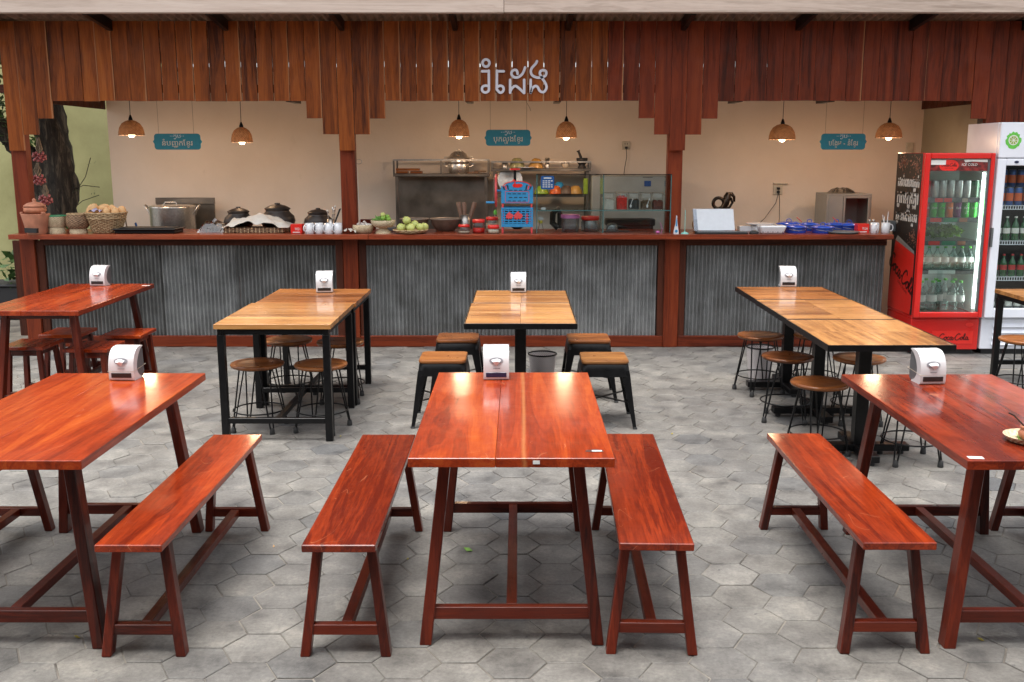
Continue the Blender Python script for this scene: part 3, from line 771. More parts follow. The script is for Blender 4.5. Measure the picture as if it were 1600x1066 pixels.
# ================================================================== GARDEN WALL, TREE, PLANTS
mb = MB(); mb.box(-14, -4.0, 12.1, 12.3, 0, 4.2)
tag(mb.build('garden_wall', M['green']), 'tall pale green plastered garden wall behind the tree at the left', 'wall')
tr = thing('tree', 'old dark barked tree forking behind the left post of the stall', 'tree', (-4.92, 10.75, 0))
mb = MB()
def limb(pts, rs, n=14):
    P_ = [Vector(p) for p in pts]; Q, S = [], []
    for i in range(len(P_)-1):
        for a in range(6):
            t_ = a/6; Q.append(P_[i].lerp(P_[i+1], t_)); S.append(rs[i]*(1-t_) + rs[i+1]*t_)
    Q.append(P_[-1]); S.append(rs[-1])
    base = len(mb.v); mb.tube(Q, 0, n, rs=S)
    for i in range(base, len(mb.v)):
        v = mb.v[i]; k = .022*math.sin(v[0]*41 + v[2]*5) + .016*math.sin(v[1]*53 - v[2]*9) + R.uniform(-.012, .012)
        mb.v[i] = (v[0]+k, v[1]+k*.6, v[2])
limb([(0,0,-.1),(0,0,.4),(.01,0,1.0),(.02,0,1.45),(-.02,0,1.85),(-.10,.03,2.3),(-.16,.05,2.9),(-.1,.1,3.8)], [.24,.18,.165,.16,.165,.165,.14,.10])
mb.build('trunk', M['bark'], tr)
mb = MB()
limb([(-.02,0,1.05),(-.14,-.03,1.5),(-.28,-.06,1.8),(-.48,-.1,2.05),(-.75,-.1,2.35),(-1.1,0,3.0)], [.12,.115,.10,.095,.085,.06], 12)
mb.build('limb', M['bark'], tr)
mb = MB()
limb([(.13,-.02,1.42),(.2,-.05,1.45)], [.06,.03], 8)
mb.build('knot', M['bark'], tr)
def leaves(mb, c, r, n, s, rng=R, flat=1.0):
    for _ in range(n):
        d = Vector((rng.gauss(0,1), rng.gauss(0,1), rng.gauss(0,1))).normalized()*r*rng.random()**.4
        p = Vector(c) + Vector((d.x, d.y, d.z*flat)); a = Vector((rng.gauss(0,1), rng.gauss(0,1), rng.gauss(0,.6))).normalized(); b = a.cross(Vector((rng.gauss(0,.6), rng.gauss(0,.6), 1))).normalized()
        l = s*rng.uniform(.6, 1.3); mb.add([p - a*l, p + b*l*.42 + Vector((0,0,-.1*l)), p + a*l, p - b*l*.42], [(0,1,2,3)])
mb = MB()
for c in [(-.75,-.2,2.6),(-1.0,.1,3.1),(-.5,-.1,3.4),(0,.1,3.9),(-.3,.4,4.3),(-.9,0,3.9),(.6,.3,4.2),(-.7,-.35,2.25)]: leaves(mb, c, .5, 420, .05)
for c in [(-.58,-.45,2.0),(-.66,-.45,1.85),(-.60,-.3,2.3),(-.55,-.3,2.55)]: leaves(mb, c, .15, 70, .035)
leaves(mb, (-.12,-.2,1.93), .09, 30, .04)
stuff(mb.build('crown', M['leaf'], tr))
mb = MB()
for s0 in [((.12,0,1.3),(.35,-.1,1.55),(.42,-.1,1.75)), ((.13,0,1.2),(.3,-.1,1.3),(.48,-.1,1.36)), ((.1,0,1.1),(.2,-.1,1.35),(.22,-.1,1.6)), ((.15,0,1.4),(.28,0,1.46),(.45,0,1.44))]: mb.tube(s0, .004, 5)
mb.build('twig', M['bark'], tr)
mb = MB(); 
for c in [(.42,-.1,1.7),(.45,-.1,1.36),(.25,-.1,1.4)]: leaves(mb, c, .05, 6, .02)
stuff(mb.build('twig_leaves', M['leafdark'], tr))
# plants by the tree and in the planter
t = thing('planter', 'dark low planter box at the foot of the green wall', 'planter', (-5.9, 11.0, 0))
mb = MB(); mb.box(-1.2, 1.0, -.22, .22, 0, .36); mb.box(-1.22, 1.02, -.24, .24, .36, .39); mb.build('box', M['soil'], t, .01)
for i, (px_, py_, n_, s_, lb) in enumerate([(12, 425, 60, .075, 'leafy green potted plant left of the stall by the planter'), (106, 352, 20, .04, 'small green plant peeping up behind the brown basket')]):
    p = at(px_, py_, 10.55 if i == 0 else 10.4)
    zb_ = .39 if i == 0 else 0
    t = thing('leafy_plant', lb, 'plant', (p.x, p.y + (.4 if i == 0 else 0), zb_))
    mb = MB(); leaves(mb, (0, 0, p.z - zb_), .26 if i == 0 else .09, n_*2, s_); stuff(mb.build('foliage', M['leaf'], t))
    mb = MB()
    for q in range(5): mb.tube([(0,0,0), (R.uniform(-.05,.05), R.uniform(-.05,.05), (p.z-zb_)*.6), (R.uniform(-.15,.15)*(1-i*.7), R.uniform(-.1,.1), p.z-zb_)], .005, 5)
    mb.build('stem', M['leafdark'], t)

# shallot bunches hanging from the tree side
for i, (px_, yt, yb, lb) in enumerate([(62, 225, 253, 'topmost bunch of red shallots hanging by the left post'), (61, 258, 289, 'middle bunch of red shallots hanging by the left post'), (72, 292, 320, 'lowest bunch of red shallots hanging above the clay pot')]):
    Y = 9.55; p0 = at(px_, yt, Y); p1 = at(px_, yb, Y)
    t = thing('shallot_bunch', lb, 'shallots', (p1.x, Y, p1.z), 0, 'shallot bunches')
    hgt = p0.z - p1.z
    mb = MB()
    for q in range(9): mb.tube([(R.uniform(-.02,.02), R.uniform(-.02,.02), hgt*.4), (R.uniform(-.03,.03), R.uniform(-.02,.02), hgt*.75), (R.uniform(-.015,.015), 0, hgt + (.02 if i else .06))], .006, 5)
    mb.build('dry_stems', M['drystem'], t)
    for q in range(30):
        a = q*2.4; z = .005 + .08*(q/29); rr = .058*math.sqrt(max(.05, 1-((z-.045)/.05)**2))*(1 if q % 3 else .5)
        mb = MB(); mb.lathe([(.001,-.013),(.010,-.009),(.0145,0),(.010,.010),(.003,.016),(.001,.018)], n=8)
        o = mb.build('shallot', M['shallot'], t); o.location = (rr*math.cos(a), rr*math.sin(a)*.7, z); o.rotation_euler = (R.uniform(-.5,.5), R.uniform(-.5,.5), 0)

# ================================================================== RED TABLES AND BENCHES
def planks(t, W, L, z, th, cuts, kinds, bev=.002, axis='y', name='plank'):
    xs = [-W/2] + cuts + [W/2]
    for i in range(len(xs)-1):
        a, b = xs[i] + (.0004 if i else 0), xs[i+1] - (.0004 if i < len(xs)-2 else 0)
        c = (a+b)/2; mb = MB()
        mb.box(a-c, b-c, -L/2, L/2, -th, 0)
        mb.build(name, wood(kinds[i], axis), t, bev, (c, 0, z))
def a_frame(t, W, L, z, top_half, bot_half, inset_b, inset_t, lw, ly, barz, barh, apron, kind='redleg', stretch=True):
    for sy in (-1, 1):
        for sx in (-1, 1):
            mb = MB()
            mb.leg((sx*(bot_half - lw/2), sy*(L/2 - inset_b), 0), (sx*(top_half - lw/2), sy*(L/2 - inset_t), z), lw, ly, lw*.95, ly)
            mb.build('leg', wood(kind, 'z'), t, .003)
        f = barz/z; xb = (bot_half*(1-f) + top_half*f) - lw*.9; yb = L/2 - inset_b*(1-f) - inset_t*f
        mb = MB(); mb.box(-xb, xb, -.016, .016, -barh/2, barh/2); mb.build('crossbar', wood(kind, 'x'), t, .002, (0, sy*yb, barz))
        yt = L/2 - inset_t
        mb = MB(); mb.box(-top_half + lw*.9, top_half - lw*.9, -.014, .014, -apron, 0); mb.build('apron', wood(kind, 'x'), t, .002, (0, sy*yt, z))
    if stretch:
        yb -= .018
        mb = MB(); mb.box(-.020, .020, -yb, yb, -.018, .018); mb.build('stretcher', wood(kind, 'y'), t, .002, (0, 0, barz + barh/2 - .02))
        for sx in (-1, 1):
            yt = L/2 - inset_t - ly*.5
            mb = MB(); mb.box(-.012, .012, -yt, yt, -apron*.9, 0); mb.build('side_rail', wood(kind, 'y'), t, .002, (sx*(top_half - lw*.6), 0, z))
def red_table(cx_, cy_, W, L, label, cuts, kinds, rz=0):
    t = thing('red_table', label, 'table', (cx_, cy_, 0), rz, 'polished red wood tables')
    planks(t, W, L, .755, .034, cuts, kinds)
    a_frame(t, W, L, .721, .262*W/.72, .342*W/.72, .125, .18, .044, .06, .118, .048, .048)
    return t
def bench(cx_, cy_, W, label, rz=0, L=1.388):
    t = thing('bench', label, 'bench', (cx_, cy_, 0), rz, 'red wood benches')
    planks(t, W, L, .457, .028, [], ['red'], .003)
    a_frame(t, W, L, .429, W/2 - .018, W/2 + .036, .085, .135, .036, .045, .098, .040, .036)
    return t
red_table(-.025, 4.022, .722, 1.38, 'red wood table at the centre front with a clear sticker on its near right corner', [-.055], ['red', 'redsap'])
red_table(-1.872, 4.00, .722, 1.392, 'red wood table at the left front with a grey sided napkin dispenser', [-.06], ['red', 'red'])
red_table(1.913, 3.987, .722, 1.368, 'red wood table at the right front with a white sticker on its near left corner', [-.02], ['red', 'red'])
red_table(-3.31, 7.33, .698, 1.42, 'red wood table at the far left surrounded by square stools', [-.04], ['red', 'red'])
bench(-1.362, 3.971, .235, 'red bench on the right of the left front table')
bench(-.628, 3.971, .258, 'red bench on the left of the centre front table')
bench(.505, 3.985, .262, 'red bench on the right of the centre front table', rad(-1.7))
bench(1.340, 3.993, .258, 'red bench on the left of the right front table, knot in its seat')
bench(-2.42, 3.98, .25, 'bench on the left of the left front table, mostly out of the frame')
bench(2.45, 3.98, .25, 'bench on the right of the right front table, mostly hidden by it')
# square stools
def sq_stool(x, y, label, rz=0):
    t = thing('square_stool', label, 'stool', (x, y, 0), rz, 'square red wood stools')
    planks(t, .31, .33, .45, .026, [], ['red'], .003)
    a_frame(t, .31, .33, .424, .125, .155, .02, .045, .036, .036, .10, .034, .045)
sq_stool(-3.035, 7.00, 'square red stool in front on the right side of the far left table')
sq_stool(-2.995, 7.53, 'square red stool at the back on the right side of the far left table')
sq_stool(-3.52, 7.08, 'square stool in deep shade, front left under the far left table')
sq_stool(-3.47, 7.56, 'square stool in deep shade, back left under the far left table')

# ================================================================== LIGHT WOOD TABLES
def quarter_top(t, W, y0, y1, z, th, kind='gold', axis='x', nx=2, ny=2, seam=.0006):
    for i in range(nx):
        for j in range(ny):
            a, b = -W/2 + W*i/nx, -W/2 + W*(i+1)/nx; c, d = y0 + (y1-y0)*j/ny, y0 + (y1-y0)*(j+1)/ny
            mx_, my_ = (a+b)/2, (c+d)/2; mb = MB()
            mb.box(a - mx_ + seam, b - mx_ - seam, c - my_ + seam, d - my_ - seam, -th, 0)
            o = mb.build('plank', wood(kind, axis), t, .0008, (mx_, my_, z))
def angle_frame(t, W, y0, y1, z, h=.036, th=.006):
    for (a, b, c, d) in ((-W/2-th, -W/2, y0-th, y1+th), (W/2, W/2+th, y0-th, y1+th)):
        mb = MB(); mb.box(a, b, c, d, z-h, z+.001); mb.build('edge_bar', M['black'], t, .001)
    for (c, d) in ((y0-th, y0), (y1, y1+th)):
        mb = MB(); mb.box(-W/2, W/2, c, d, z-h, z+.001); mb.build('edge_bar', M['black'], t, .001)
def pedestal(t, y, z, w_=.075, bx=.30):
    mb = MB(); mb.box(-w_/2, w_/2, y-w_/2, y+w_/2, .06, z); mb.build('post', M['black'], t, .004)
    mb = MB(); mb.box(-bx, bx, y-.04, y+.04, .025, .068); mb.build('base_bar', M['black'], t, .005)
    mb = MB(); mb.box(-.04, .04, y-.27, y-.0405, .022, .066); mb.box(-.04, .04, y+.0405, y+.27, .022, .066); mb.build('base_bar', M['black'], t, .005)
    for q in ((-bx+.04, y), (bx-.04, y), (0, y-.24), (0, y+.24)):
        mb = MB(); mb.lathe([(.018, 0), (.02, .012), (.012, .024)], (q[0], q[1], 0), 10); mb.build('foot', M['rubber'], t)
    mb = MB(); mb.box(-.22, .22, y-.02, y+.02, z-.03, z); mb.build('bracket', M['black'], t)
def bistro(x, yc, W, L, label, kind='gold', axis='x'):
    t = thing('bistro_table', label, 'table', (x, yc, 0), 0, 'light wood pedestal tables')
    quarter_top(t, W-.016, -L/2+.008, L/2-.008, .755, .022, kind, axis); angle_frame(t, W-.012, -L/2+.006, L/2-.006, .755)
    pedestal(t, 0, .73)
bistro(.014, 6.545, .708, .87, 'light wood bistro table with a black edge, near half of the centre pair')
bistro(.020, 7.312, .700, .655, 'light wood bistro table with a black edge, far half of the centre pair')
bistro(2.066, 5.835, .712, .87, 'light wood pedestal table nearest the camera in the right row of three', 'gold', 'y')
bistro(2.066, 6.715, .70, .87, 'light wood pedestal table in the middle of the right row of three')
bistro(2.066, 7.505, .69, .69, 'reddish light wood pedestal table at the far end of the right row of three', 'amber')
def four_leg(x, yc, W, L, label, kind, ztop=.755, axis='x', h=.03, centre=True):
    t = thing('steel_leg_table', label, 'table', (x, yc, 0), 0, 'light wood tables on black steel legs')
    quarter_top(t, W, -L/2, L/2, ztop, .03, kind, axis, 1, 3, .0002)
    a = W/2 - .035; b = L/2 - .035; zt = ztop - .031
    for sx in (-1, 1):
        for sy in (-1, 1):
            mb = MB(); mb.leg((sx*a, sy*b, 0), (sx*a, sy*b, zt-.036), .045, .045); mb.build('leg', M['black'], t, .003)
        mb = MB(); mb.box(sx*a-.018, sx*a+.018, -b-.022, b+.022, zt-.036, zt); mb.build('top_rail', M['black'], t, .002)
    for sy in (-1, 1):
        mb = MB(); mb.box(-a+.0185, a-.0185, sy*b-.018, sy*b+.018, zt-.036, zt); mb.build('top_rail', M['black'], t, .002)
        mb = MB(); mb.box(-a+.0225, a-.0225, sy*b-.018, sy*b+.018, .115, .15); mb.build('foot_rail', M['black'], t, .002)
    if centre:
        mb = MB(); mb.box(-.018, .018, -b+.0185, b-.0185, .117, .148); mb.build('foot_rail', M['black'], t, .002)
four_leg(-1.528, 6.53, .727, .90, 'light gold wood table on square black legs, near half of the left pair', 'gold')
four_leg(-1.512, 7.365, .715, .755, 'darker amber wood table on black legs, far half of the left pair', 'amber', .753)
four_leg(4.20, 7.47, .74, .95, 'light wood table on black legs cut off by the right edge of the frame', 'gold', .725)

# ================================================================== ROUND STOOLS
def make_round():
    t = thing('round_stool', 'x', 'stool', (0, 0, 0), 0, 'round wooden stools on black hairpin legs')
    mb = MB(); mb.lathe([(.155, -.028), (.168, -.024), (.174, -.012), (.170, -.003), (.12, -.006), (.05, -.010), (.001, -.011)], n=36)
    mb.build('seat', wood('seat', 'x'), t, 0, (0, 0, .45))
    mb = MB(); mb.tube([(.13*math.cos(2*PI*q/24), .13*math.sin(2*PI*q/24), .418) for q in range(24)], .005, 6, True); mb.build('seat_ring', M['black'], t)
    for q in range(4):
        a = PI/4 + q*PI/2; c, s = math.cos(a), math.sin(a); mb = MB()
        top1 = (.115*math.cos(a-.32), .115*math.sin(a-.32), .42); top2 = (.115*math.cos(a+.32), .115*math.sin(a+.32), .42)
        f = .185
        mb.tube([top1, (f*c + .010*s, f*s - .010*c, .03), (f*c+.006*s, f*s-.006*c, .012), (f*c-.006*s, f*s+.006*c, .012), (f*c - .010*s, f*s + .010*c, .03), top2], .0052, 6)
        mb.build('hairpin_leg', M['black'], t)
        mb = MB(); mb.lathe([(.017, 0), (.018, .008), (.015, .035), (.008, .04)], (f*c, f*s, 0), 10); mb.build('rubber_foot', M['rubber'], t)
    mb = MB(); mb.tube([(.168*math.cos(2*PI*q/32), .168*math.sin(2*PI*q/32), .135) for q in range(32)], .005, 6, True); mb.build('foot_ring', M['black'], t)
    return t
rs = make_round(); first = [True]
def round_stool(x, y, label, rz):
    if first[0]: rs.location = (x, y, 0); rs.rotation_euler = (0, 0, rz); rs['label'] = label; first[0] = False; return rs
    return dup(rs, (x, y, 0), rz, label)
for x, y, lb in [(-1.715, 6.40, 'dark round stool front left under the left pair of light tables'), (-1.295, 6.385, 'brown round stool front right under the left pair of light tables'),
                 (-1.70, 7.24, 'dark round stool back left under the left pair of light tables'), (-1.305, 7.17, 'brown round stool back right under the left pair of light tables'),
                 (1.838, 7.432, 'round stool farthest back on the left side of the right table row'), (1.83, 6.63, 'middle round stool on the left side of the right table row'),
                 (1.815, 5.845, 'round stool nearest the camera on the left side of the right table row'), (2.30, 6.58, 'middle round stool on the right side of the right table row, half hidden'),
                 (2.33, 5.70, 'round stool under the near right table row end, seat hidden by a red table'), (2.27, 7.46, 'round stool farthest back on the right side of the right table row'),
                 (3.75, 7.26, 'round stool at the right edge of the frame in front of the white fridge')]:
    round_stool(x, y, lb, R.uniform(-.4, .4))
# ================================================================== METAL STOOLS WITH SQUARE WOOD SEATS
def rrect(hx, hy, r, n=4):
    out = []
    for (sx, sy, a0) in ((1,-1,-90),(1,1,0),(-1,1,90),(-1,-1,180)):
        for q in range(n+1): out.append((sx*(hx-r) + r*math.cos(rad(a0+90*q/n)), sy*(hy-r) + r*math.sin(rad(a0+90*q/n))))
    return out
def loft(mb, rings, cap=True, smooth=True):
    n = len(rings[0]); vs = [p for r_ in rings for p in r_]; fs = []
    for i in range(len(rings)-1):
        for k in range(n): fs.append((i*n+k, i*n+(k+1) % n, (i+1)*n+(k+1) % n, (i+1)*n+k))
    mb.add(vs, fs, smooth)
    if cap: mb.add(rings[0], [tuple(range(n))[::-1]]); mb.add(rings[-1], [tuple(range(n))])
def metal_stool(x, y, label, kind, rz=0):
    t = thing('metal_stool', label, 'stool', (x, y, 0), rz, 'black metal stools with square wooden seats')
    mb = MB(); loft(mb, [[(a, b, z) for a, b in rrect(h, h, .035)] for h, z in ((.150,.0),(.156,.004),(.157,.018),(.153,.024))]); mb.build('seat', wood(kind, 'x'), t, 0, (0, 0, .428))
    mb = MB(); loft(mb, [[(a, b, z) for a, b in rrect(h, h, .04)] for h, z in ((.168,.345),(.160,.385),(.156,.418),(.150,.427))]); mb.build('pan', M['black'], t)
    for sx in (-1, 1):
        for sy in (-1, 1):
            mb = MB()
            rings = []
            for z, o_, w_ in ((.0, .208, .022), (.14, .190, .034), (.36, .163, .055), (.385, .158, .055)):
                cx_, cy_ = sx*o_, sy*o_
                q = [(cx_, cy_), (cx_ - sx*w_, cy_), (cx_ - sx*w_, cy_ - sy*.004), (cx_ - sx*.005, cy_ - sy*.005), (cx_ - sx*.004, cy_ - sy*w_), (cx_, cy_ - sy*w_)]
                rings.append([(a, b, z) for a, b in q])
            loft(mb, rings, True, False); mb.build('leg', M['black'], t)
            mb = MB(); mb.box(sx*.198-.014, sx*.198+.014, sy*.198-.014, sy*.198+.014, 0, .012); mb.build('foot', M['rubber'], t, .003)
    for a in (PI/4, -PI/4):
        mb = MB(); d = Vector((math.cos(a), math.sin(a), 0)); n_ = Vector((-d.y, d.x, 0))
        zz = .17 + (.004 if a > 0 else 0)
        p0, p1 = d*.25, -d*.25
        mb.hexa([p0+n_*.012+Vector((0,0,zz)), p1+n_*.012+Vector((0,0,zz)), p1-n_*.012+Vector((0,0,zz)), p0-n_*.012+Vector((0,0,zz))], [p0+n_*.012+Vector((0,0,zz+.003)), p1+n_*.012+Vector((0,0,zz+.003)), p1-n_*.012+Vector((0,0,zz+.003)), p0-n_*.012+Vector((0,0,zz+.003))]); mb.build('brace', M['black'], t)
metal_stool(-.505, 6.60, 'black metal stool with dark swirled wood seat, front left of the centre bistro tables', 'seat')
metal_stool(.575, 6.58, 'black metal stool with pale wood seat, front right of the centre bistro tables', 'seatlight')
metal_stool(-.450, 7.32, 'black metal stool with brown wood seat, back left of the centre bistro tables', 'seat')
metal_stool(.520, 7.30, 'black metal stool with brown wood seat, back right of the centre bistro tables', 'seat')
# ================================================================== WASTE BINS
for x, y, lb in ((.185, 7.52, 'small perforated waste bin with black rim under the centre bistro tables'), (1.93, 7.80, 'small perforated waste bin with black rim behind the round stools at the right')):
    t = thing('waste_bin', lb, 'waste bin', (x, y, 0), 0, 'perforated waste bins')
    mb = MB(); mb.add(*(lambda n: ([(r_*math.cos(2*PI*q/n), r_*math.sin(2*PI*q/n), z) for r_, z in ((.078,.0),(.108,.28)) for q in range(n)], [(q,(q+1)%n,n+(q+1)%n,n+q) for q in range(n)]))(28), True); mb.build('mesh_wall', M['mesh'], t)
    mb = MB(); mb.lathe([(.078, 0), (.078, .006)], n=28); mb.build('base', M['black'], t)
    mb = MB(); mb.tube([(.108*math.cos(2*PI*q/28), .108*math.sin(2*PI*q/28), .28) for q in range(28)], .006, 8, True); mb.build('rim', M['black'], t)
# ================================================================== NAPKIN DISPENSERS
def dispenser(x, y, z, label, rz=0, side='grey', s=1.0, body='white', band=False):
    t = thing('napkin_dispenser', label, 'napkin dispenser', (x, y, z), rz, 'white napkin dispensers')
    W = .063*s; t.scale = (1, 1, .90)
    prof = [(-.060,.004),(-.063,.02),(-.0635,.06),(-.060,.095),(-.050,.128),(-.034,.153),(-.012,.170),(.012,.176),(.050,.177)]
    prof = catmull(prof, 3)
    back = catmull([(.058,.171),(.030,.160),(.004,.135),(-.014,.105),(-.022,.075),(-.018,.045),(.004,.018),(.030,.008)], 3) + [(.032,.0),(-.054,.0)]
    pr = [(a*s, b*s) for a, b in prof]; bk = [(a*s, b*s) for a, b in back]
    mb = MB(); mb.prism(pr + bk, 'x', -W, W); o = mb.build('housing', M[body], t, .004*s, seg=2)
    o.data.shade_smooth(); o.data.set_sharp_from_angle(angle=rad(50))
    # side cheeks, set in
    cheek = [(-.02,.02),(-.028,.09),(-.015,.14),(.02,.168),(.053,.170),(.066,.15),(.070,.08),(.066,.012),(.05,.004),(0,.004)]
    mb = MB(); mb.prism([(a*s, b*s) for a, b in cheek], 'x', -W+.006, W-.006); mb.build('side_cover', M[side], t, .003)
    mb = MB(); mb.box(-W*.80, W*.80, -.0665*s, -.05*s, .017*s, .044*s); mb.build('slot', M['navy' if side == 'navy' else 'slot'], t, .002)
    # oval opening and tissue
    mb = MB(); n = 20; tilt = Vector((0, .30, 1)).normalized(); c = Vector((0, -.0585, .108))*s
    vs = [c + Vector((.034*s*math.cos(2*PI*q/n), 0, 0)) + tilt*(.017*s*math.sin(2*PI*q/n)) + Vector((0, -.0006, 0)) for q in range(n)]
    vs += [v + Vector((0, .01, 0)) for v in vs]; mb.add(vs, [tuple(range(n))] + [(q, (q+1) % n, n+(q+1) % n, n+q) for q in range(n)])
    mb.build('opening', M['opening'], t)
    mb = MB()
    pts = [(-.026,-.060,.112),(-.010,-.066,.119),(.006,-.070,.122),(.024,-.062,.113),(-.018,-.074,.104),(.0,-.082,.108),(.018,-.074,.103),(-.008,-.072,.092),(.003,-.070,.083),(.012,-.073,.094)]
    pts = [(a + R.uniform(-.003,.003), b, c_) for a, b, c_ in pts]
    mb.add([(a*s, b*s, c_*s) for a, b, c_ in pts], [(0,1,5,4),(1,2,5),(2,3,6,5),(4,5,7),(5,8,7),(5,9,8),(5,6,9)]); mb.build('tissue', M['tissue'], t)
    mb = MB(); mb.box(-.016*s, .018*s, -.0645*s, -.0630*s, .066*s, .0675*s); mb.build('print', M['grey'], t)
    if band:
        mb = MB(); mb.tube([(-W-.001,-.064,.05),(W+.001,-.064,.05),(W+.001,.072,.062),(-W-.001,.072,.062)], .0012, 5, True); mb.build('rubber_band', M['beige'], t)
    return t
dd = [((775, 594), rad(1.5), 'navy', 'white napkin dispenser with a blue slot on the centre front red table', False),
      ((192, 595), rad(-3), 'grey', 'white napkin dispenser with grey sides on the left front red table', True),
      ((1455, 601), rad(4), 'grey', 'white napkin dispenser with a rubber band on the right front red table', True)]
for (p_, rz, sd, lb, bd_) in dd:
    q = gz(*p_, .755); dispenser(q.x, q.y + .055, .7555, lb, rz, sd, .95, 'white', bd_)
for p_, rz, lb in [((154, 447), rad(-4), 'white napkin dispenser on the far left red table beside the square stools'), ((506, 457.5), rad(6), 'white napkin dispenser at the far end of the left pair of light tables'),
              ((810, 457.5), 0, 'narrow white napkin dispenser on the centre bistro tables'), ((1232, 448.5), rad(-3), 'white napkin dispenser at the far end of the right table row')]:
    q = gz(*p_, .755); dispenser(q.x, q.y + .05, .7565, lb, rz, 'grey', .98 if p_[0] != 810 else .92)
# stickers, plate on the right table, fallen leaves
q = gz(929, 705, .755)
t = thing('sticker', 'clear crumpled sticker on the near right corner of the centre red table', 'sticker', (q.x, q.y, .7556))
mb = MB(); mb.add([(-.034,-.012,0),(-.005,-.016,0),(.032,-.013,0),(.030,.004,0),(.005,.018,0),(-.030,.010,0),(-.034,-.012,.0006),(-.005,-.016,.001),(.032,-.013,.0006),(.030,.004,.001),(.005,.018,.0012),(-.030,.010,.0006)], [(6,7,8,9,10,11),(0,1,7,6),(1,2,8,7),(2,3,9,8),(3,4,10,9),(4,5,11,10),(5,0,6,11)]); mb.build('film', M['frost'], t)
mb = MB(); mb.box(-.010, .026, -.010, .004, .0013, .0018); mb.build('paper', M['sticker'], t)
q = at(838, 721, 3.331); mb = MB(); mb.box(-.012, .012, -.0012, 0, -.007, .006); tag(mb.build('sticker', M['sticker'], None, 0, (q.x, 3.3305, .741)), 'tiny white sticker on the front edge of the centre red table', 'sticker')
q = gz(1519, 715.5, .755); mb = MB(); mb.box(-.026, .026, -.014, .014, 0, .0008); tag(mb.build('sticker', M['sticker'], None, 0, (q.x + .012, q.y, .7555), (0, 0, rad(-6))), 'white square sticker on the near left corner of the right red table', 'sticker')
q = gz(228, 446.5, .755); mb = MB(); mb.box(-.03, .03, -.014, .014, 0, .0008); tag(mb.build('sticker', M['sticker'], None, 0, (q.x, q.y, .7555), (0, 0, .1)), 'white sticker on the far right corner of the far left red table', 'sticker')
q = gz(1608, 690, .755)
t = thing('woven_plate', 'small pale woven tray on the right red table at the frame edge', 'tray', (q.x, q.y, .7555))
mb = MB(); mb.lathe([(.05, 0), (.075, .004), (.088, .022), (.091, .024), (.086, .02), (.07, .007), (.001, .005)], n=28); mb.build('tray', M['palebasket'], t)
mb = MB(); leaves(mb, (0, 0, .01), .05, 12, .02, flat=.1); mb.build('leaf_liner', M['leafgreen'], t)
t = thing('clay_sauce_pot', 'tiny terracotta pot with a spoon standing on the woven tray', 'pot', (q.x, q.y, .7615))
mb = MB(); mb.lathe([(.022, 0), (.037, .012), (.040, .026), (.032, .038), (.028, .04), (.034, .046), (.036, .05), (.001, .052)], n=24); mb.build('bowl', M['clayred'], t)
mb = MB(); mb.tube([(-.01, 0, .04), (-.05, .03, .085), (-.065, .04, .092)], .003, 6); mb.build('spoon', M['bronze'], t)
for (px_, py_, s_, mt, lb) in [(731, 860, .034, 'leafgreen', 'fresh green leaf lying under the centre red table'), (637, 875, .012, 'leafyellow', 'tiny yellow leaf beside the bench left of the centre table'), (121, 997, .016, 'leafyellow', 'yellow dry leaf by the foot of the left front table'),
                              (532, 683, .012, 'leafyellow', 'small yellow leaf by the near leg of the left light table'), (1532, 1001, .014, 'leafyellow', 'small dry leaf on the paving under the right front table'), (428, 855, .010, 'bread', 'tiny brown leaf right of the left front bench'), (1050, 679, .010, 'leafyellow', 'tiny yellow leaf right of the pale seated metal stool')]:
    q = gz(px_, py_, 0); mb = MB(); s = s_
    mb.add([(-s,0,.001),(-.3*s,.45*s,.004),(s,.1*s,.006),(.3*s,-.4*s,.002),(0,0,.009),(-s,0,0),(-.3*s,.45*s,.001),(s,.1*s,.003),(.3*s,-.4*s,0)], [(0,1,4),(1,2,4),(2,3,4),(3,0,4),(5,6,7,8)])
    tag(mb.build('fallen_leaf', M[mt], None, 0, (q.x, q.y, .0025), (0, 0, R.random()*6)), lb, 'leaf', 'fallen leaves')
# ================================================================== KITCHEN BEHIND THE COUNTER
def cxp(px_, Y, z=ZC): return (px_-810)*(Y*math.cos(TH) + (H-z)*math.sin(TH))/F
def K(Y): return (Y*math.cos(TH) + .7*math.sin(TH))/F       # metres per photo pixel at depth Y
def one(name, lb, cat, mb, m, loc, group=None, bev=0, rot=None):
    return tag(mb.build(name, m, None, bev, loc, rot), lb, cat, group)
# low work tables along the back
for xa, xb, zt, lb in ((-4.0, -1.9, .93, 'low steel work table along the back wall of the left bay'), (1.75, 3.7, .93, 'low steel work table along the back wall of the right bay')):
    t = thing('work_table', lb, 'work table', ((xa+xb)/2, 10.5, 0), 0, 'steel work tables')
    hw = (xb-xa)/2; mb = MB(); mb.box(-hw, hw, -.33, .33, zt-.03, zt); mb.build('table_top', M['steel'], t, .003)
    for sx in (-1, 1):
        for sy in (-1, 1):
            mb = MB(); mb.leg((sx*(hw-.03), sy*.3, 0), (sx*(hw-.03), sy*.3, zt-.03), .04, .04); mb.build('leg', M['steel'], t)
# splash panel behind the stock pot
Y = 10.7; A = at(248, 368, Y); B = at(335, 309, Y)
t = thing('splash_panel', 'grey steel stove panel standing behind the big stock pot', 'stove panel', ((A.x+B.x)/2, Y, .93)); hw = (B.x-A.x)/2; hh = B.z - .93
mb = MB(); mb.box(-hw, hw, -.01, .01, 0, hh-.07); mb.build('panel', M['steeldark'], t, .004)
mb = MB(); mb.box(-hw-.003, hw+.003, -.025, .012, hh-.068, hh); mb.build('top_rail', M['steeldark'], t, .004)
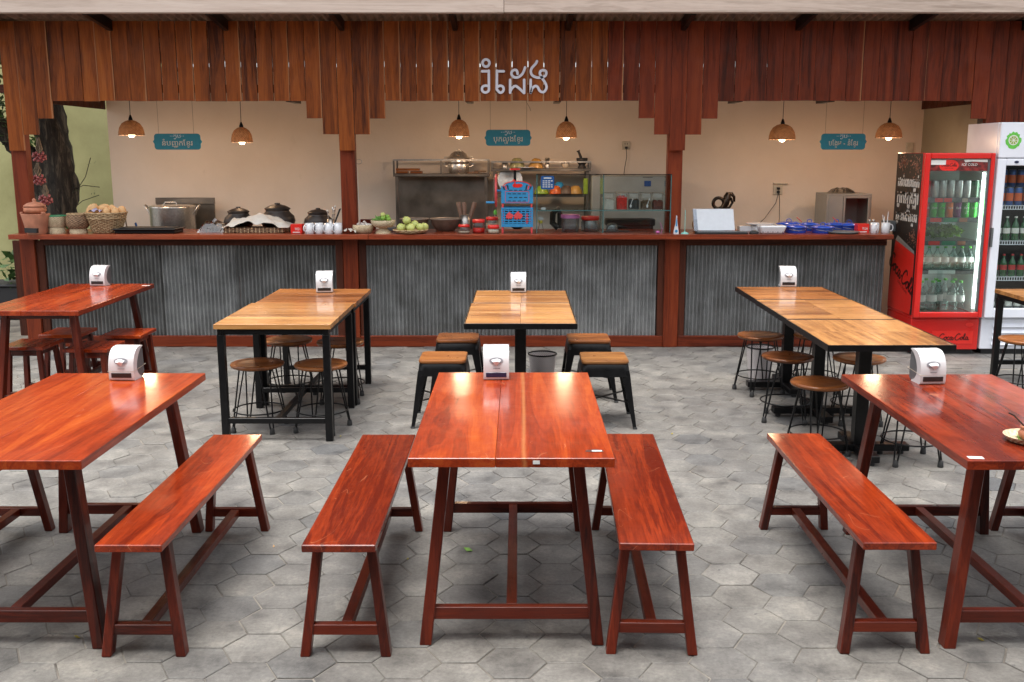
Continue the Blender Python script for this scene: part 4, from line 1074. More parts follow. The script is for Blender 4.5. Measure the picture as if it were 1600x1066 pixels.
# steel rack 1 (left), with dark back panel
def rack(px0, px1, py_sh, py_rail, py_bot, label, shelves, panel=True, Y=10.55):
    A = at(px0, py_sh, Y); B = at(px1, py_sh, Y); zs = A.z; zr = at(px0, py_rail, Y).z; xa, xb = A.x, B.x; xm = (xa+xb)/2
    t = thing('steel_rack', label, 'rack', (xm, Y, 0), 0, 'steel kitchen racks'); hw = (xb-xa)/2
    mb = MB(); mb.box(-hw, hw, -.16, .16, zs-.03, zs); mb.build('shelf', M['steeldark'], t, .003)
    for sx in (-1, 1):
        for sy in (-1, 1):
            mb = MB(); mb.box(sx*hw-.018 if sx > 0 else -hw, sx*hw if sx > 0 else -hw+.018, sy*.15-.009, sy*.15+.009, zs, zr) ; mb.build('rail_post', M['steeldark'], t)
            mb = MB(); mb.box((hw-.05) if sx > 0 else -hw+.02, (hw-.02) if sx > 0 else -hw+.05, sy*.13-.015, sy*.13+.015, 0, zs-.03); mb.build('leg', M['steeldark'], t)
    for sy in (-1, 1):
        mb = MB(); mb.box(-hw, hw, sy*.15-.008, sy*.15+.008, zr-.001, zr+.014); mb.build('rail', M['steel'], t)
    if panel:
        mb = MB(); mb.box(-hw+.052, hw-.052, .10, .112, .7, zs-.031); mb.build('back_panel', M['steeldark'], t)
        mb = MB(); mb.box(-.008, .008, -.158, -.142, zs, zr); mb.build('rail_post', M['steeldark'], t)
    for z in shelves:
        mb = MB(); mb.box(-hw+.052, hw-.052, -.13, .15, z-.03, z); mb.build('shelf', M['steeldark'], t, .002)
    return t, zs, xa, xb
_, zs1, xa1, xb1 = rack(617, 765, 271, 251, 365, 'tall steel rack with a dark back panel left of the blue ice shaver', [.85])
zmid = at(860, 303, 10.5).z
_, zs2, xa2, xb2 = rack(768, 922, 263, 254, 365, 'steel rack of bowls behind the ice shaver and glass case', [zmid, .85], False)
mb = MB(); mb.box(-.42, .42, 0, .01, -.25, .16)
# things on rack 1
def lathe_thing(name, lb, cat, loc, parts, group=None, n=24):
    t = thing(name, lb, cat, loc, 0, group)
    for pn, pf, m in parts:
        mb = MB(); mb.lathe(pf, n=n); mb.build(pn, M[m], t)
    return t
Y = 10.5; k = K(Y)
t = lathe_thing('steamer_pot', 'shiny aluminium steamer pot with domed lid on the left steel rack', 'pot', (at(717, 270, Y).x, Y, zs1+.001),
    [('body', [(.095,0),(.105,.01),(.108,.09),(.104,.1),(.112,.105),(.115,.13),(.105,.14),(.118,.15),(.118,.155)], 'alu'),
     ('lid', [(.120,.156),(.115,.165),(.090,.185),(.085,.200),(.055,.215),(.05,.225),(.001,.228)], 'alu')])
for sx in (-1, 1):
    for z in (.075, .135):
        mb = MB(); mb.tube([(sx*.11, 0, z-.01), (sx*.145, 0, z+.0), (sx*.148, 0, z+.03), (sx*.12, 0, z+.035)], .007, 8); mb.build('handle', M['alu'], t)
mb = MB(); mb.tube([(-.02,0,.227),(-.02,0,.245),(.02,0,.245),(.02,0,.227)], .004, 6); mb.build('knob', M['alu'], t)
for i, (px_, z) in enumerate(((628, 0), (650, 0), (628, .028), (646, .028), (738, 0), (749, .014))):
    mb = MB(); mb.box(-.06, .06, -.06, .06, 0, .024 if i < 4 else .012)
    one('wooden_box', ['lower left brown block on the left steel rack', 'lower right brown block on the left steel rack', 'upper left brown block on the left steel rack', 'upper right brown block on the left steel rack', 'thin brown board beside the steamer pot', 'thin brown board on top beside the steamer pot'][i], 'wood block', mb, wood('seat', 'x') if i < 4 else wood('brown', 'x'), (at(px_, 265, Y).x + .01, Y - .04, zs1 + .001 + z), 'wood blocks on the rack', .002)
# things on rack 2
def at2(px_): return at(px_, 262, Y).x
def cup(x, z, r, h, lb, yo=0, m='steel', grp=None):
    t = thing('steel_cup', lb, 'cup', (x, Y+yo, z), 0, grp)
    mb = MB(); mb.lathe([(r*.9, 0), (r, h), (r*.93, h), (r*.85, .004), (.001, .004)], n=18); mb.build('body', M[m], t)
    mb = MB(); mb.tube([(r*math.cos(2*PI*q/18), r*math.sin(2*PI*q/18), h) for q in range(18)], .002, 5, True); mb.build('rim', M[m], t)
cup(at2(789), zs2+.001, .032, .062, 'short steel cup at the left end of the bowl rack', -.05)
cup(at2(855), zs2+.001, .024, .105, 'tall steel cup between the orange bowl and the white ball', -.05)
def dome_bowl(name, lb, x, y, z, r, h, m, rot=(0,0,0)):
    t = thing(name, lb, 'bowl', (x, y, z)); mb = MB(); mb.lathe([(r, 0), (r*.99, .01), (r*.86, h*.45), (r*.62, h*.82), (r*.4, h*.96), (.001, h)], n=24); o = mb.build('shell', M[m], t); o.rotation_euler = rot
    mb = MB(); mb.tube([(r*math.cos(2*PI*q/24), r*math.sin(2*PI*q/24), 0.004) for q in range(24)], .005, 6, True); o = mb.build('rim', M[m], t); o.rotation_euler = rot
dome_bowl('bowl', 'upturned olive green bowl on top of the bowl rack', at2(808), Y-.02, zs2+.004, .083, .105, 'olivebowl')
dome_bowl('bowl', 'upturned ochre bowl next to the olive one on the bowl rack', at2(837), Y-.02, zs2+.004, .078, .10, 'ochre', (0, .12, 0))
mb = MB(); mb.lathe([(.03,0),(.09,.008),(.095,.014),(.001,.014)], n=24); one('plate', 'white plate lying in front of the upturned bowls', 'plate', mb, M['porcelain'], (at2(822), Y-.12, zs2+.001))
mb = MB(); mb.lathe([(.02,0),(.034,.014),(.043,.04),(.036,.066),(.02,.08),(.001,.083)], n=20); one('round_jar', 'small white ball shaped jar on the bowl rack', 'jar', mb, M['beige'], (at2(883), Y-.04, zs2+.001))
t = lathe_thing('mortar', 'black stone mortar at the right end of the bowl rack', 'mortar', (at2(909), Y-.03, zs2+.001), [('bowl', [(.042,0),(.045,.01),(.03,.03),(.045,.05),(.058,.085),(.058,.105),(.048,.104),(.03,.07),(.001,.06)], 'blackmat')])
mb = MB(); mb.tube([(.0,0,.0),(-.015,0,.05),(-.035,0,.10),(-.042,0,.115)], .014, 10, rs=[.018,.015,.013,.020]); one('pestle', 'black stone pestle sticking out of the mortar', 'pestle', mb, M['blackmat'], (at2(909), Y-.03, zs2+.067))
for px_, m, lb, r_ in ((846, 'limebowl', 'lime green bowl behind the glass case', .075), (868, 'orange', 'orange bowl behind the glass case', .068), (899, 'ochre', 'ochre bowl stacked on dark bowls behind the case', .072), (884, 'claybrown', 'dark bowl behind the glass case', .075), (874, 'skyblue', 'blue bowl at the back of the middle shelf', .07)):
    dome_bowl('bowl', lb, at(px_, 300, Y).x, Y + (.06 if m == 'skyblue' else -.05), zmid+.002, r_, .085 if m != 'skyblue' else .12, m)
mb = MB(); mb.box(-.022,.022,-.03,.03,0,.16); one('green_box', 'upright lime green carton on the rack behind the case', 'carton', mb, M['limebowl'], (at(914, 300, Y).x, Y-.08, zmid+.001), None, .004)
mb = MB(); mb.lathe([(.05,0),(.11,.02),(.13,.035),(.125,.035),(.05,.008),(.001,.006)], n=26)
one('steel_basin', 'steel basin leaning on the rack behind the blue ice shaver', 'basin', mb, M['steel'], (at(797, 300, Y).x, Y-.05, zmid+.14), None, 0, (rad(80), 0, 0))

# ================================================================== ON THE COUNTER, LEFT
Y = 9.30; k = K(Y)
# clay stove and pot
Y = 9.105; x = cxp(58, Y); h = 31*k; r = 20.5*k
t = thing('clay_stove', 'terracotta charcoal stove with a square vent at the left end of the counter', 'stove', (x, Y, ZC))
mb = MB(); mb.lathe([(r*.66, 0), (r*.70, .01), (r*.88, h*.6), (r, h*.97), (r*1.0, h), (r*.88, h), (r*.7, h*.6), (.001, h*.5)], n=32); mb.build('body', M['clay'], t)
for q in range(3):
    a = q*2*PI/3 - PI/2 + PI/3; mb = MB(); mb.box(-.018,.018,-.012,.012,0,.02); mb.build('lug', M['clay'], t, .004, (r*.93*math.cos(a), r*.93*math.sin(a), h-.002), (0,0,a+PI/2))
mb = MB(); mb.prism([(-.055,.020),(.05,.018),(.055,.058),(-.058,.062)], 'y', -r*.93, -r*.55); mb.build('vent', M['blackmat'], t)
s = k; x2 = cxp(58, Y)
t = lathe_thing('clay_pot', 'small lidded terracotta pot sitting on the clay stove', 'pot', (x2, Y, ZC+h-.006), [('body', [(.05,0),(.082,.012),(.098,.035),(.092,.056),(.078,.066),(.083,.075)], 'clayred'), ('lid', [(.094,.074),(.092,.082),(.06,.102),(.02,.112),(.014,.118),(.019,.128),(.012,.138),(.001,.146)], 'clay')], n=30)
for sx in (-1, 1):
    mb = MB(); mb.tube([(sx*.085,0,.05),(sx*.105,0,.06),(sx*.09,0,.07)], .008, 6); mb.build('lug', M['clayred'], t)
# bamboo containers
Y = 9.2
t = lathe_thing('bamboo_container', 'pale bamboo rice basket with a green rim', 'basket', (cxp(90, Y), Y, ZC), [('body', [(.075,0),(.078,.05),(.068,.056),(.085,.066),(.09,.155)], 'palebasket'), ('inner', [(.084,.154),(.080,.10),(.001,.09)], 'palebasket')], n=30)
mb = MB(); mb.tube([(.087*math.cos(2*PI*q/30), .087*math.sin(2*PI*q/30), .158) for q in range(30)], .0055, 6, True); mb.build('rim', M['green_rim'], t)
t = lathe_thing('rice_basket', 'dark brown woven rice basket on a pale foot', 'basket', (cxp(123, Y), Y, ZC), [('body', [(.080,.045),(.098,.07),(.105,.11),(.096,.155),(.090,.175)], 'brownbasket'), ('foot', [(.076,0),(.078,.02),(.070,.046)], 'palebasket'), ('inner', [(.085,.174),(.07,.12),(.001,.11)], 'brownbasket')], n=30)
mb = MB(); mb.tube([(.09*math.cos(2*PI*q/30), .09*math.sin(2*PI*q/30), .176) for q in range(30)], .006, 6, True); mb.build('rim', M['straw'], t)
# wicker bread basket with real ribs
Y = 9.27
xb_ = cxp(168, Y)
t = thing('wicker_basket', 'wide wicker basket full of bread rolls beside the rice baskets', 'basket', (xb_, Y, ZC)); hb = .185; rb = lambda z: .118 + (.185-.118)*(z/hb)**.9
mb = MB(); mb.lathe([(rb(0)*.97, .004), (rb(.06)-.007, .06), (rb(.12)-.007, .12), (rb(.18)-.007, .18), (rb(.18)-.011, .18), (rb(0)*.9, .008), (.001, .008)], n=36); mb.build('wall', M['straw'], t)
mb = MB()
for q in range(46):
    a = 2*PI*q/46; mb.tube([(rb(z)*math.cos(a), rb(z)*math.sin(a), z) for z in (.004, .06, .12, hb-.01)], .0036, 5)
for q in range(18):
    a = 2*PI*q/18; mb.tube([(rb(0)*1.03*math.cos(a-.25), rb(0)*1.03*math.sin(a-.25), .004), (rb(.05)*1.04*math.cos(a), rb(.05)*1.04*math.sin(a), .05), (rb(0)*1.03*math.cos(a+.25), rb(0)*1.03*math.sin(a+.25), .004)], .003, 5)
mb.build('ribs', M['straw'], t)
for z in (.135, hb):
    mb = MB(); mb.tube([(rb(z)*1.01*math.cos(2*PI*q/36), rb(z)*1.01*math.sin(2*PI*q/36), z) for q in range(36)], .006, 6, True); mb.build('hoop', M['straw'], t)
rolls = [(-.135,-.02,.215,.5,1.1,'bread roll standing tallest at the left of the wicker basket'), (-.085,-.05,.225,.2,.9,'second bread roll from the left in the wicker basket'), (-.02,-.02,.235,1.2,1.2,'upright bread roll in the middle of the wicker basket'),
         (.035,-.07,.20,.3,.5,'bread roll lying in front in the wicker basket'), (.07,.0,.215,-.5,.8,'bread roll right of the middle in the wicker basket'), (.11,-.06,.20,.1,.4,'low bread roll near the right rim of the wicker basket'), (.155,-.01,.212,-.2,.3,'round bread roll at the right rim of the wicker basket'), (0,.09,.20,.6,.4,'bread roll at the back of the wicker basket')]
for i, (dx, dy, z, ry, sz_, lb) in enumerate(rolls):
    mb = MB(); L_ = .040 + .022*sz_
    mb.lathe([(.001,-L_),(.018,-L_*.88),(.031,-L_*.5),(.036,0),(.032,L_*.5),(.019,L_*.87),(.001,L_)], n=14)
    one('bread_roll', lb, 'bread roll', mb, M['bread'], (xb_+dx, Y+dy, ZC+z-.01), 'bread rolls', 0, (.25, ry, .2))
mb = MB(); leaves(mb, (0,0,0), .045, 26, .025, flat=.3)
mb2 = MB(); pts = [[(i*.018-.05 + R.uniform(-.003,.003), j*.018-.03, .014*math.sin(i*1.7+j)*math.cos(j*2.1) + .012 + .022*math.exp(-((i-3)**2+(j-2)**2)/5)) for i in range(7)] for j in range(4)]
mb2.add([p for r_ in pts for p in r_], [(j*7+i, j*7+i+1, (j+1)*7+i+1, (j+1)*7+i) for j in range(3) for i in range(6)], True)
one('cloth_napkin', 'crumpled lilac cloth on the front rim of the bread basket', 'cloth', mb2, M['lilac'], (xb_-.05, Y-.12, ZC+.19))
# black tray with cooker
x = cxp(234, 9.25)
t = thing('black_tray', 'long black tray with raised ends near the left of the counter', 'tray', (x, 9.26, ZC)); hw = 50*k
mb = MB(); mb.box(-hw+.02, hw-.03, -.13, .13, 0, .03); mb.build('pan', M['black'], t, .008)
mb = MB(); mb.hexa([(-hw+.02,-.14,.026),(hw-.03,-.14,.026),(hw-.03,.14,.026),(-hw+.02,.14,.026)], [(-hw,-.15,.045),(hw,-.15,.045),(hw,.15,.045),(-hw,.15,.045)]); mb.build('rim', M['black'], t, .006)
mb = MB(); mb.box(-hw+.05, hw-.05, -.10, .10, .046, .052); mb.build('liner', M['blackmat'], t, .002)
for px_, c_, lb in ((200, 'drystem', 'thin wooden stick standing behind the black tray'), (215, 'cardblue', 'blue clip standing behind the black tray')):
    mb = MB(); mb.tube([(0,0,0),(-.012,0,.06),(-.016,0,.12 if px_ == 200 else .075)], .006 if px_ == 200 else .01, 6)
    one('utensil', lb, 'utensil', mb, M[c_], (cxp(px_, 9.5), 9.5, ZC), None, 0)
# big stock pot
Yp = 10.35; kp = K(Yp); x = cxp(271, Yp); r = 34*kp; zt = at(271, 324, Yp).z; hh = zt - .931
t = thing('stock_pot', 'large dull steel stock pot with looped handles and a flat lid', 'pot', (x, Yp, .931))
mb = MB(); mb.lathe([(r*.97, 0), (r, .02), (r, hh)], n=40); mb.build('body', M['steel'], t)
mb = MB(); mb.lathe([(r*1.04, hh+.001), (r*1.04, hh+.012), (r*.9, hh+.022), (.001, hh+.03)], n=40); mb.build('lid', M['alu'], t)
for sx in (-1, 1):
    mb = MB(); mb.tube([(sx*r*.99, -.03, hh-.08), (sx*(r+.012), -.03, hh-.04), (sx*(r+.05), -.03, hh+.015), (sx*(r+.055), 0, hh+.025), (sx*(r+.05), .03, hh+.015), (sx*(r+.012), .03, hh-.04), (sx*r*.99, .03, hh-.08)], .008, 8); mb.build('handle', M['alu'], t)
mb = MB(); mb.tube([(-.07,-.05,hh+.022),(-.055,-.05,hh+.055),(.055,-.05,hh+.055),(.07,-.05,hh+.022)], .007, 8); mb.build('handle', M['alu'], t)
# plastic bag of herbs
def bag(name, lb, x, y, z, w_, h_, d_, m='bag', rng=R):
    mb = MB(); nx, ny = 12, 7; vs = []
    for j in range(ny+1):
        for i in range(nx+1):
            u, v = i/nx*2-1, j/ny*2-1
            e = max(0, 1-u*u)**.5*max(0, 1-v*v)**.5
            vs.append((u*w_/2, v*d_/2, h_*e*(.75+.35*rng.random()) + .001))
    mb.add(vs, [(j*(nx+1)+i, j*(nx+1)+i+1, (j+1)*(nx+1)+i+1, (j+1)*(nx+1)+i) for j in range(ny) for i in range(nx)], False)
    o = mb.build(name, M[m], None, 0, (x, y, z)); return tag(o, lb, 'bag')
x = cxp(337, 9.35)
bag('plastic_bag', 'clear crumpled plastic bag of herbs right of the black tray', x, 9.35, ZC, .29, .12, .2)
mb = MB(); leaves(mb, (0,0,0), .1, 160, .018, flat=.25); stuff(mb.build('dried_herbs', M['drystem'], None, 0, (x-.01, 9.35, ZC+.03)))
# dark clay pots with lids
def clay_cooker(px_, ytop, wpx, lb, Yc=9.58):
    kk = K(Yc); r = wpx/2*kk; x = cxp(px_, Yc); top = at(px_, ytop, Yc).z - ZC; s_ = top
    t = thing('black_clay_pot', lb, 'pot', (x, Yc, ZC), 0, 'lidded dark clay pots')
    mb = MB(); mb.lathe([(r*.5,0),(r*.85,s_*.12),(r,s_*.34),(r*.93,s_*.52),(r*.70,s_*.66),(r*.66,s_*.72),(r*.73,s_*.78)], n=32); mb.build('body', M['claydark'], t)
    mb = MB(); mb.lathe([(r*.74,s_*.785),(r*.72,s_*.81),(r*.45,s_*.90),(r*.16,s_*.945),(r*.15,s_*.96),(r*.17,s_*.99),(.001,s_)], n=32); mb.build('lid', M['claydark'], t)
clay_cooker(374, 323, 46, 'leftmost dark clay pot with lid, beside the stock pot')
clay_cooker(435, 317, 54, 'largest dark clay pot with lid, middle of the three')
clay_cooker(498, 325, 45, 'rightmost dark clay pot with lid, behind the white mugs')
# shallow basket covered with white cloth
x = cxp(402, 9.32); hw = 47*k
t = thing('shallow_basket', 'low dark basket under a spread white cloth in front of the clay pots', 'basket', (x, 9.34, ZC))
mb = MB(); mb.box(-hw, hw, -.13, .13, 0, .045); mb.build('tray', M['brownbasket'], t, .006)
for q in range(16):
    xx = -hw + .02 + q*(2*hw-.04)/15; mb = MB(); mb.box(xx-.004, xx+.004, -.137, -.1305, .002, .05); mb.build('slat', M['straw'], t)
mb = MB(); nx, ny = 34, 14; vs = []
for j in range(ny+1):
    for i in range(nx+1):
        u, v = i/nx*2-1, j/ny*2-1
        z = .105 + .016*math.sin(u*7+1.2)*math.cos(v*3+u*2) + .006*math.sin(u*17+v*9) + .005*math.sin(v*13-u*5) + .045*math.exp(-((u-.1)**2)*5) - .02*math.exp(-((u-.75)**2)*20)
        z -= .055*max(0, abs(u)-.78)/.22 + .055*max(0, -v-.5)/.5*(.8+.2*math.sin(u*9))
        vs.append((u*(hw+.03), v*.17, max(.048, z)))
mb.add(vs, [(j*(nx+1)+i, j*(nx+1)+i+1, (j+1)*(nx+1)+i+1, (j+1)*(nx+1)+i) for j in range(ny) for i in range(nx)], True)
tag(mb.build('white_cloth', M['cloth'], None, 0, (x+.01, 9.34, ZC+.004)), 'rumpled off white cloth covering the low basket', 'cloth')
# red boxes, mugs
def red_box(px_, lb, Yb=9.2, w_=.105, h_=.085):
    t = thing('red_box', lb, 'box', (cxp(px_, Yb), Yb, ZC), 0, 'red sugar sachet boxes'); mb = MB(); mb.box(-w_/2, w_/2, -.05, .05, 0, h_); mb.build('carton', M['red'], t, .003)
    for cx_ in ((.015,),):
        mb = MB(); place_text(mb, tg('WiSH'), (.012, -.0515, h_*.5), (1,0,0), (0,0,1), width=.05, height=.026); mb.build('lettering', M['labelwhite'], t)
    mb = MB(); mb.box(-w_*.32, w_*.32, -.0512, -.0502, .008, .016); mb.build('stripe', M['labelwhite'], t)
red_box(465, 'small red sachet box at the left of the four white mugs')
red_box(1346, 'small red sachet box beside the mugs next to the red fridge', 9.25)
def mug(px_, lb, Ym=9.17, ang=PI, s=1.0):
    t = thing('mug', lb, 'mug', (cxp(px_, Ym), Ym, ZC), 0, 'white mugs')
    mb = MB(); r, h = .040*s, .095*s; mb.lathe([(r*.9,0),(r,.006),(r,h),(r*.92,h),(r*.9,.01),(.001,.01)], n=28); mb.build('cup', M['porcelain'], t)
    mb = MB(); c, s_ = math.cos(ang), math.sin(ang)
    mb.tube([((r*.97+a)*c, (r*.97+a)*s_, z) for a, z in ((0,h*.22),(.014,h*.20),(.026,h*.36),(.028,h*.55),(.022,h*.76),(.010,h*.84),(0,h*.83))], .0055, 8); mb.build('handle', M['porcelain'], t)
for i, px_ in enumerate((484, 499, 514, 528)): mug(px_, ['first', 'second', 'third', 'fourth'][i] + ' white mug from the red box on the left counter', 9.15 + (i % 2)*.02, PI*1.28)
mug(1366, 'white mug next to the right red box', 9.22, PI*1.5)
mug(1383, 'white mug holding straws at the right end of the counter', 9.22, -.1)
for q in range(4):
    mb = MB(); a = R.uniform(-.03,.03); mb.tube([(0,0,0),(a,R.uniform(-.01,.01),.14+.015*q)], .003, 6)
    one('straw', ['first', 'second', 'third', 'fourth'][q] + ' paper straw in the mug beside the red fridge, counted from the left', 'straw', mb, M['tissue'], (cxp(1383, 9.22)-.015+.01*q, 9.22, ZC+.012), 'straws in the mug')
mb = MB(); mb.box(-.055,.055,-.05,.05,0,.10); one('dark_caddy', 'dark grey box behind the straw mug by the fridge', 'box', mb, M['grey'], (cxp(1391, 9.45)-.02, 9.45, ZC), None, .006)
# cutlery holder and napkin
x = cxp(517, 9.34)
t = thing('cutlery_glass', 'steel cutlery cup standing behind the mugs by the post', 'cup', (x, 9.36, ZC)); mb = MB(); mb.lathe([(.03,0),(.036,.12),(.032,.12),(.028,.005),(.001,.005)], n=20); mb.build('cup', M['steel'], t)
for q in range(5):
    mb = MB(); a = R.uniform(-.025,.04); mb.tube([(0,0,0),(a,0,.17+.01*q)], .0035, 6); mb.ball((a, 0, .18+.01*q), .009, .003, .014)
    one('spoon', ['leftmost','second','middle','fourth','rightmost'][q]+' steel spoon in the cutlery cup by the post', 'spoon', mb, M['alu'], (x-.012+.006*q, 9.36+.004*q, ZC+.01), 'spoons in the cutlery cup')
mb = MB(); mb.hexa([(-.006,-.003,0),(.006,-.003,0),(.006,.003,0),(-.006,.003,0)], [(.075,-.003,.205),(.095,-.003,.21),(.095,.003,.21),(.075,.003,.205)]); one('knife', 'dark knife leaning right out of the cutlery cup', 'knife', mb, M['blackmat'], (x+.01, 9.335, ZC+.01))
mb2 = MB(); nn_ = 10; pts = [[(i*.014-.06 + .003*math.sin(j*3), j*.012-.05, .02 + .014*math.sin(i*1.9+j)*math.cos(j*1.3) + .02*math.exp(-((i-4)**2)/9)) for i in range(nn_)] for j in range(8)]
mb2.add([p for r_ in pts for p in r_], [(j*nn_+i, j*nn_+i+1, (j+1)*nn_+i+1, (j+1)*nn_+i) for j in range(7) for i in range(nn_-1)], True)
one('dish_cloth', 'crumpled white and blue dish cloth at the foot of the left middle post', 'cloth', mb2, M['cloth'], (cxp(545, 9.12), 9.14, ZC))
# garlic bowl, pedestal basket, fruit tray
x = cxp(567, 9.2)
t = lathe_thing('garlic_bowl', 'round bamboo bowl heaped with garlic beside the post', 'bowl', (x, 9.22, ZC), [('body', [(.060,0),(.082,.012),(.097,.045),(.093,.075),(.088,.077),(.08,.05),(.001,.045)], 'palebasket')], n=30)
mb = MB()
for q in range(40):
    a = R.random()*2*PI; rr = .075*R.random()**.5; mb.ball((rr*math.cos(a), rr*math.sin(a), .070+.04*(1-rr/.08)*R.random()), R.uniform(.009,.013), .012, .010, 7, 5)
tag(stuff(mb.build('garlic_heap', M['garlic'], None, 0, (x, 9.22, ZC))), 'heap of peeled white garlic in the round bamboo bowl', 'garlic')
x = cxp(599, 9.2)
t = lathe_thing('pedestal_basket', 'woven basket on a flared foot holding beans and limes', 'basket', (x, 9.2, ZC), [('foot', [(.073,0),(.070,.006),(.045,.03),(.035,.048)], 'palebasket'), ('bowl', [(.036,.048),(.085,.06),(.105,.085),(.114,.118),(.108,.120),(.09,.095),(.001,.085)], 'palebasket')], n=30)
mb = MB()
for q in range(60):
    a = R.random()*2*PI; rr = .05*R.random(); p = Vector((-.04+rr*math.cos(a), rr*math.sin(a), .118+.03*R.random()*(1-rr/.06))); d = Vector((R.uniform(-1,1), R.uniform(-1,1), .15)).normalized()*.03; mb.tube([p-d, p+Vector((0,0,.006)), p+d], .004, 5)
stuff(tag(mb.build('green_beans', M['chilli'], None, 0, (x, 9.2, ZC)), 'heap of green beans in the pedestal basket', 'beans'))
for q, (a, b, c_, lb) in enumerate([(.005,-.03,.138,'lime at the front of the pedestal basket'),(.0,.0,.168,'topmost lime in the pedestal basket'),(.04,.01,.15,'lime at the right of the pedestal basket'),(.055,-.03,.13,'lime near the right rim of the pedestal basket')]):
    mb = MB(); mb.ball((0,0,0), .024, .022, .022, 12, 8); one('lime', lb, 'lime', mb, M['lime' if q != 1 else 'guava'], (x+a, 9.2+b, ZC+c_), 'limes')
x = cxp(641, 9.14)
t = lathe_thing('fruit_tray', 'flat round woven tray holding pale green guavas', 'tray', (x, 9.17, ZC), [('tray', [(.10,0),(.14,.012),(.158,.03),(.160,.034),(.152,.030),(.12,.014),(.001,.012)], 'straw')], n=36)
mb = MB(); mb.tube([(.159*math.cos(2*PI*q/36), .159*math.sin(2*PI*q/36), .034) for q in range(36)], .005, 6, True); mb.build('rim', M['straw'], t)
for a, b, c_, lb in [(-.085,-.03,.052,'guava at the left of the fruit tray'),(.01,-.06,.052,'guava in front in the middle of the tray'),(-.035,.01,.115,'topmost guava on the pile'),(.035,.04,.075,'guava at the back of the tray'),(.09,-.02,.055,'guava right of the middle on the tray'),(.125,.02,.055,'rightmost guava on the fruit tray'),(-.03,.05,.055,'guava hidden at the back left of the tray')]:
    mb = MB(); mb.lathe([(.001,-.036),(.02,-.031),(.036,-.012),(.039,.006),(.030,.028),(.010,.036),(.001,.034)], n=16); one('guava', lb, 'fruit', mb, M['guava'], (x+a, 9.17+b, ZC+c_+.002), 'guavas', 0, (R.uniform(-.6,.6), R.uniform(-.6,.6), 0))
# stoneware bowls
for px_, w_, lb in ((648, 46, 'brown stoneware bowl behind the guava tray'), (696, 49, 'wider brown stoneware bowl right of the guava tray')):
    Yb = 9.5; kk = K(Yb); r = w_/2*kk; x = cxp(px_, Yb); h = at(px_, 341, Yb).z - ZC
    lathe_thing('stoneware_bowl', lb, 'bowl', (x, Yb, ZC), [('body', [(r*.55,0),(r*.62,.01),(r*.86,h*.5),(r*.95,h*.88)], 'claybrown'), ('rim', [(r*.955,h*.88),(r*1.0,h*.92),(r*1.0,h),(r*.93,h),(r*.88,h*.85),(r*.75,h*.4),(.001,h*.12)], 'clayrim')], 'brown stoneware bowls', 34)
# canister with pestles
x = cxp(727, 9.5)
t = lathe_thing('steel_canister', 'ribbed steel canister holding three wooden pestles', 'canister', (x, 9.5, ZC), [('body', [(.045,0),(.05,.005),(.05,.15),(.045,.15),(.044,.01),(.001,.01)], 'steel')], n=28)
for dx, tp, lb in ((-.018,-.045,'left wooden pestle in the steel canister'),(.0,-.01,'middle wooden pestle in the steel canister'),(.02,.07,'wooden pestle leaning right in the steel canister')):
    mb = MB(); mb.tube([(0,0,0),(tp*.45,0,.12),(tp,0,.245),(tp*1.05,0,.255)], .016, 12, rs=[.015,.017,.0215,.017]); one('pestle', lb, 'pestle', mb, M['pestle'], (x+dx, 9.5 - abs(dx)*.3, ZC+.012), 'wooden pestles', 0)
# red lid jars
def jar(px_, yb_, r, h, lidh, lb, content='redfood', fill=.5, Yj=9.28, lid='red', z0=0, glassm='jar'):
    t = thing('jar', lb, 'jar', (cxp(px_, Yj), Yj, ZC+z0), 0, 'lidded jars')
    mb = MB(); mb.lathe([(r*.92,0),(r,.006),(r,h*.8),(r*.86,h)], n=24); mb.build('glass', M[glassm], t)
    if fill:
        mb = MB(); mb.lathe([(r*.86,.004),(r*.93,.01),(r*.93,h*fill),(.001,h*fill+.004)], n=24); mb.build('contents', M[content], t)
    mb = MB(); mb.lathe([(r*.93,h+.0005),(r*.97,h+.003),(r*.97,h+lidh),(r*.9,h+lidh+.004),(.001,h+lidh+.004)], n=24); mb.build('lid', M[lid], t)
jar(725, 366, .055, .058, .018, 'low jar with a red lid under the wooden pestles', 'beige', .3, 9.2)
jar(748, 366, .060, .095, .026, 'square shouldered jar with a red lid left of the ice shaver', 'redfood', .45, 9.25)
jar(769, 366, .060, .105, .026, 'taller jar with a red lid behind, beside the ice shaver', 'beige', .7, 9.42)
jar(771, 366, .055, .045, .028, 'lowest jar with a red lid in front, beside the ice shaver', 'beige', .8, 9.18)
t = lathe_thing('sauce_bottle', 'clear bottle with a green cap behind the red lid jars', 'bottle', (cxp(774, 9.62), 9.62, ZC), [('body', [(.03,0),(.032,.1),(.014,.145)], 'jar'), ('cap', [(.016,.146),(.016,.175),(.006,.19)], 'cap')])
mb = MB(); mb.box(-.14,.14,-.1,.1,0,.03); one('grey_board', 'blue grey board lying behind the pedestal basket', 'board', mb, M['grey'], (cxp(625, 9.55)-.02, 9.55, ZC), None, .004)
mb = MB(); mb.box(-.07,.07,-.05,.05,0,.10); one('brown_box', 'dark red brown box behind the garlic bowl', 'box', mb, wood('redleg', 'x'), (cxp(575, 9.62), 9.62, ZC), None, .003)

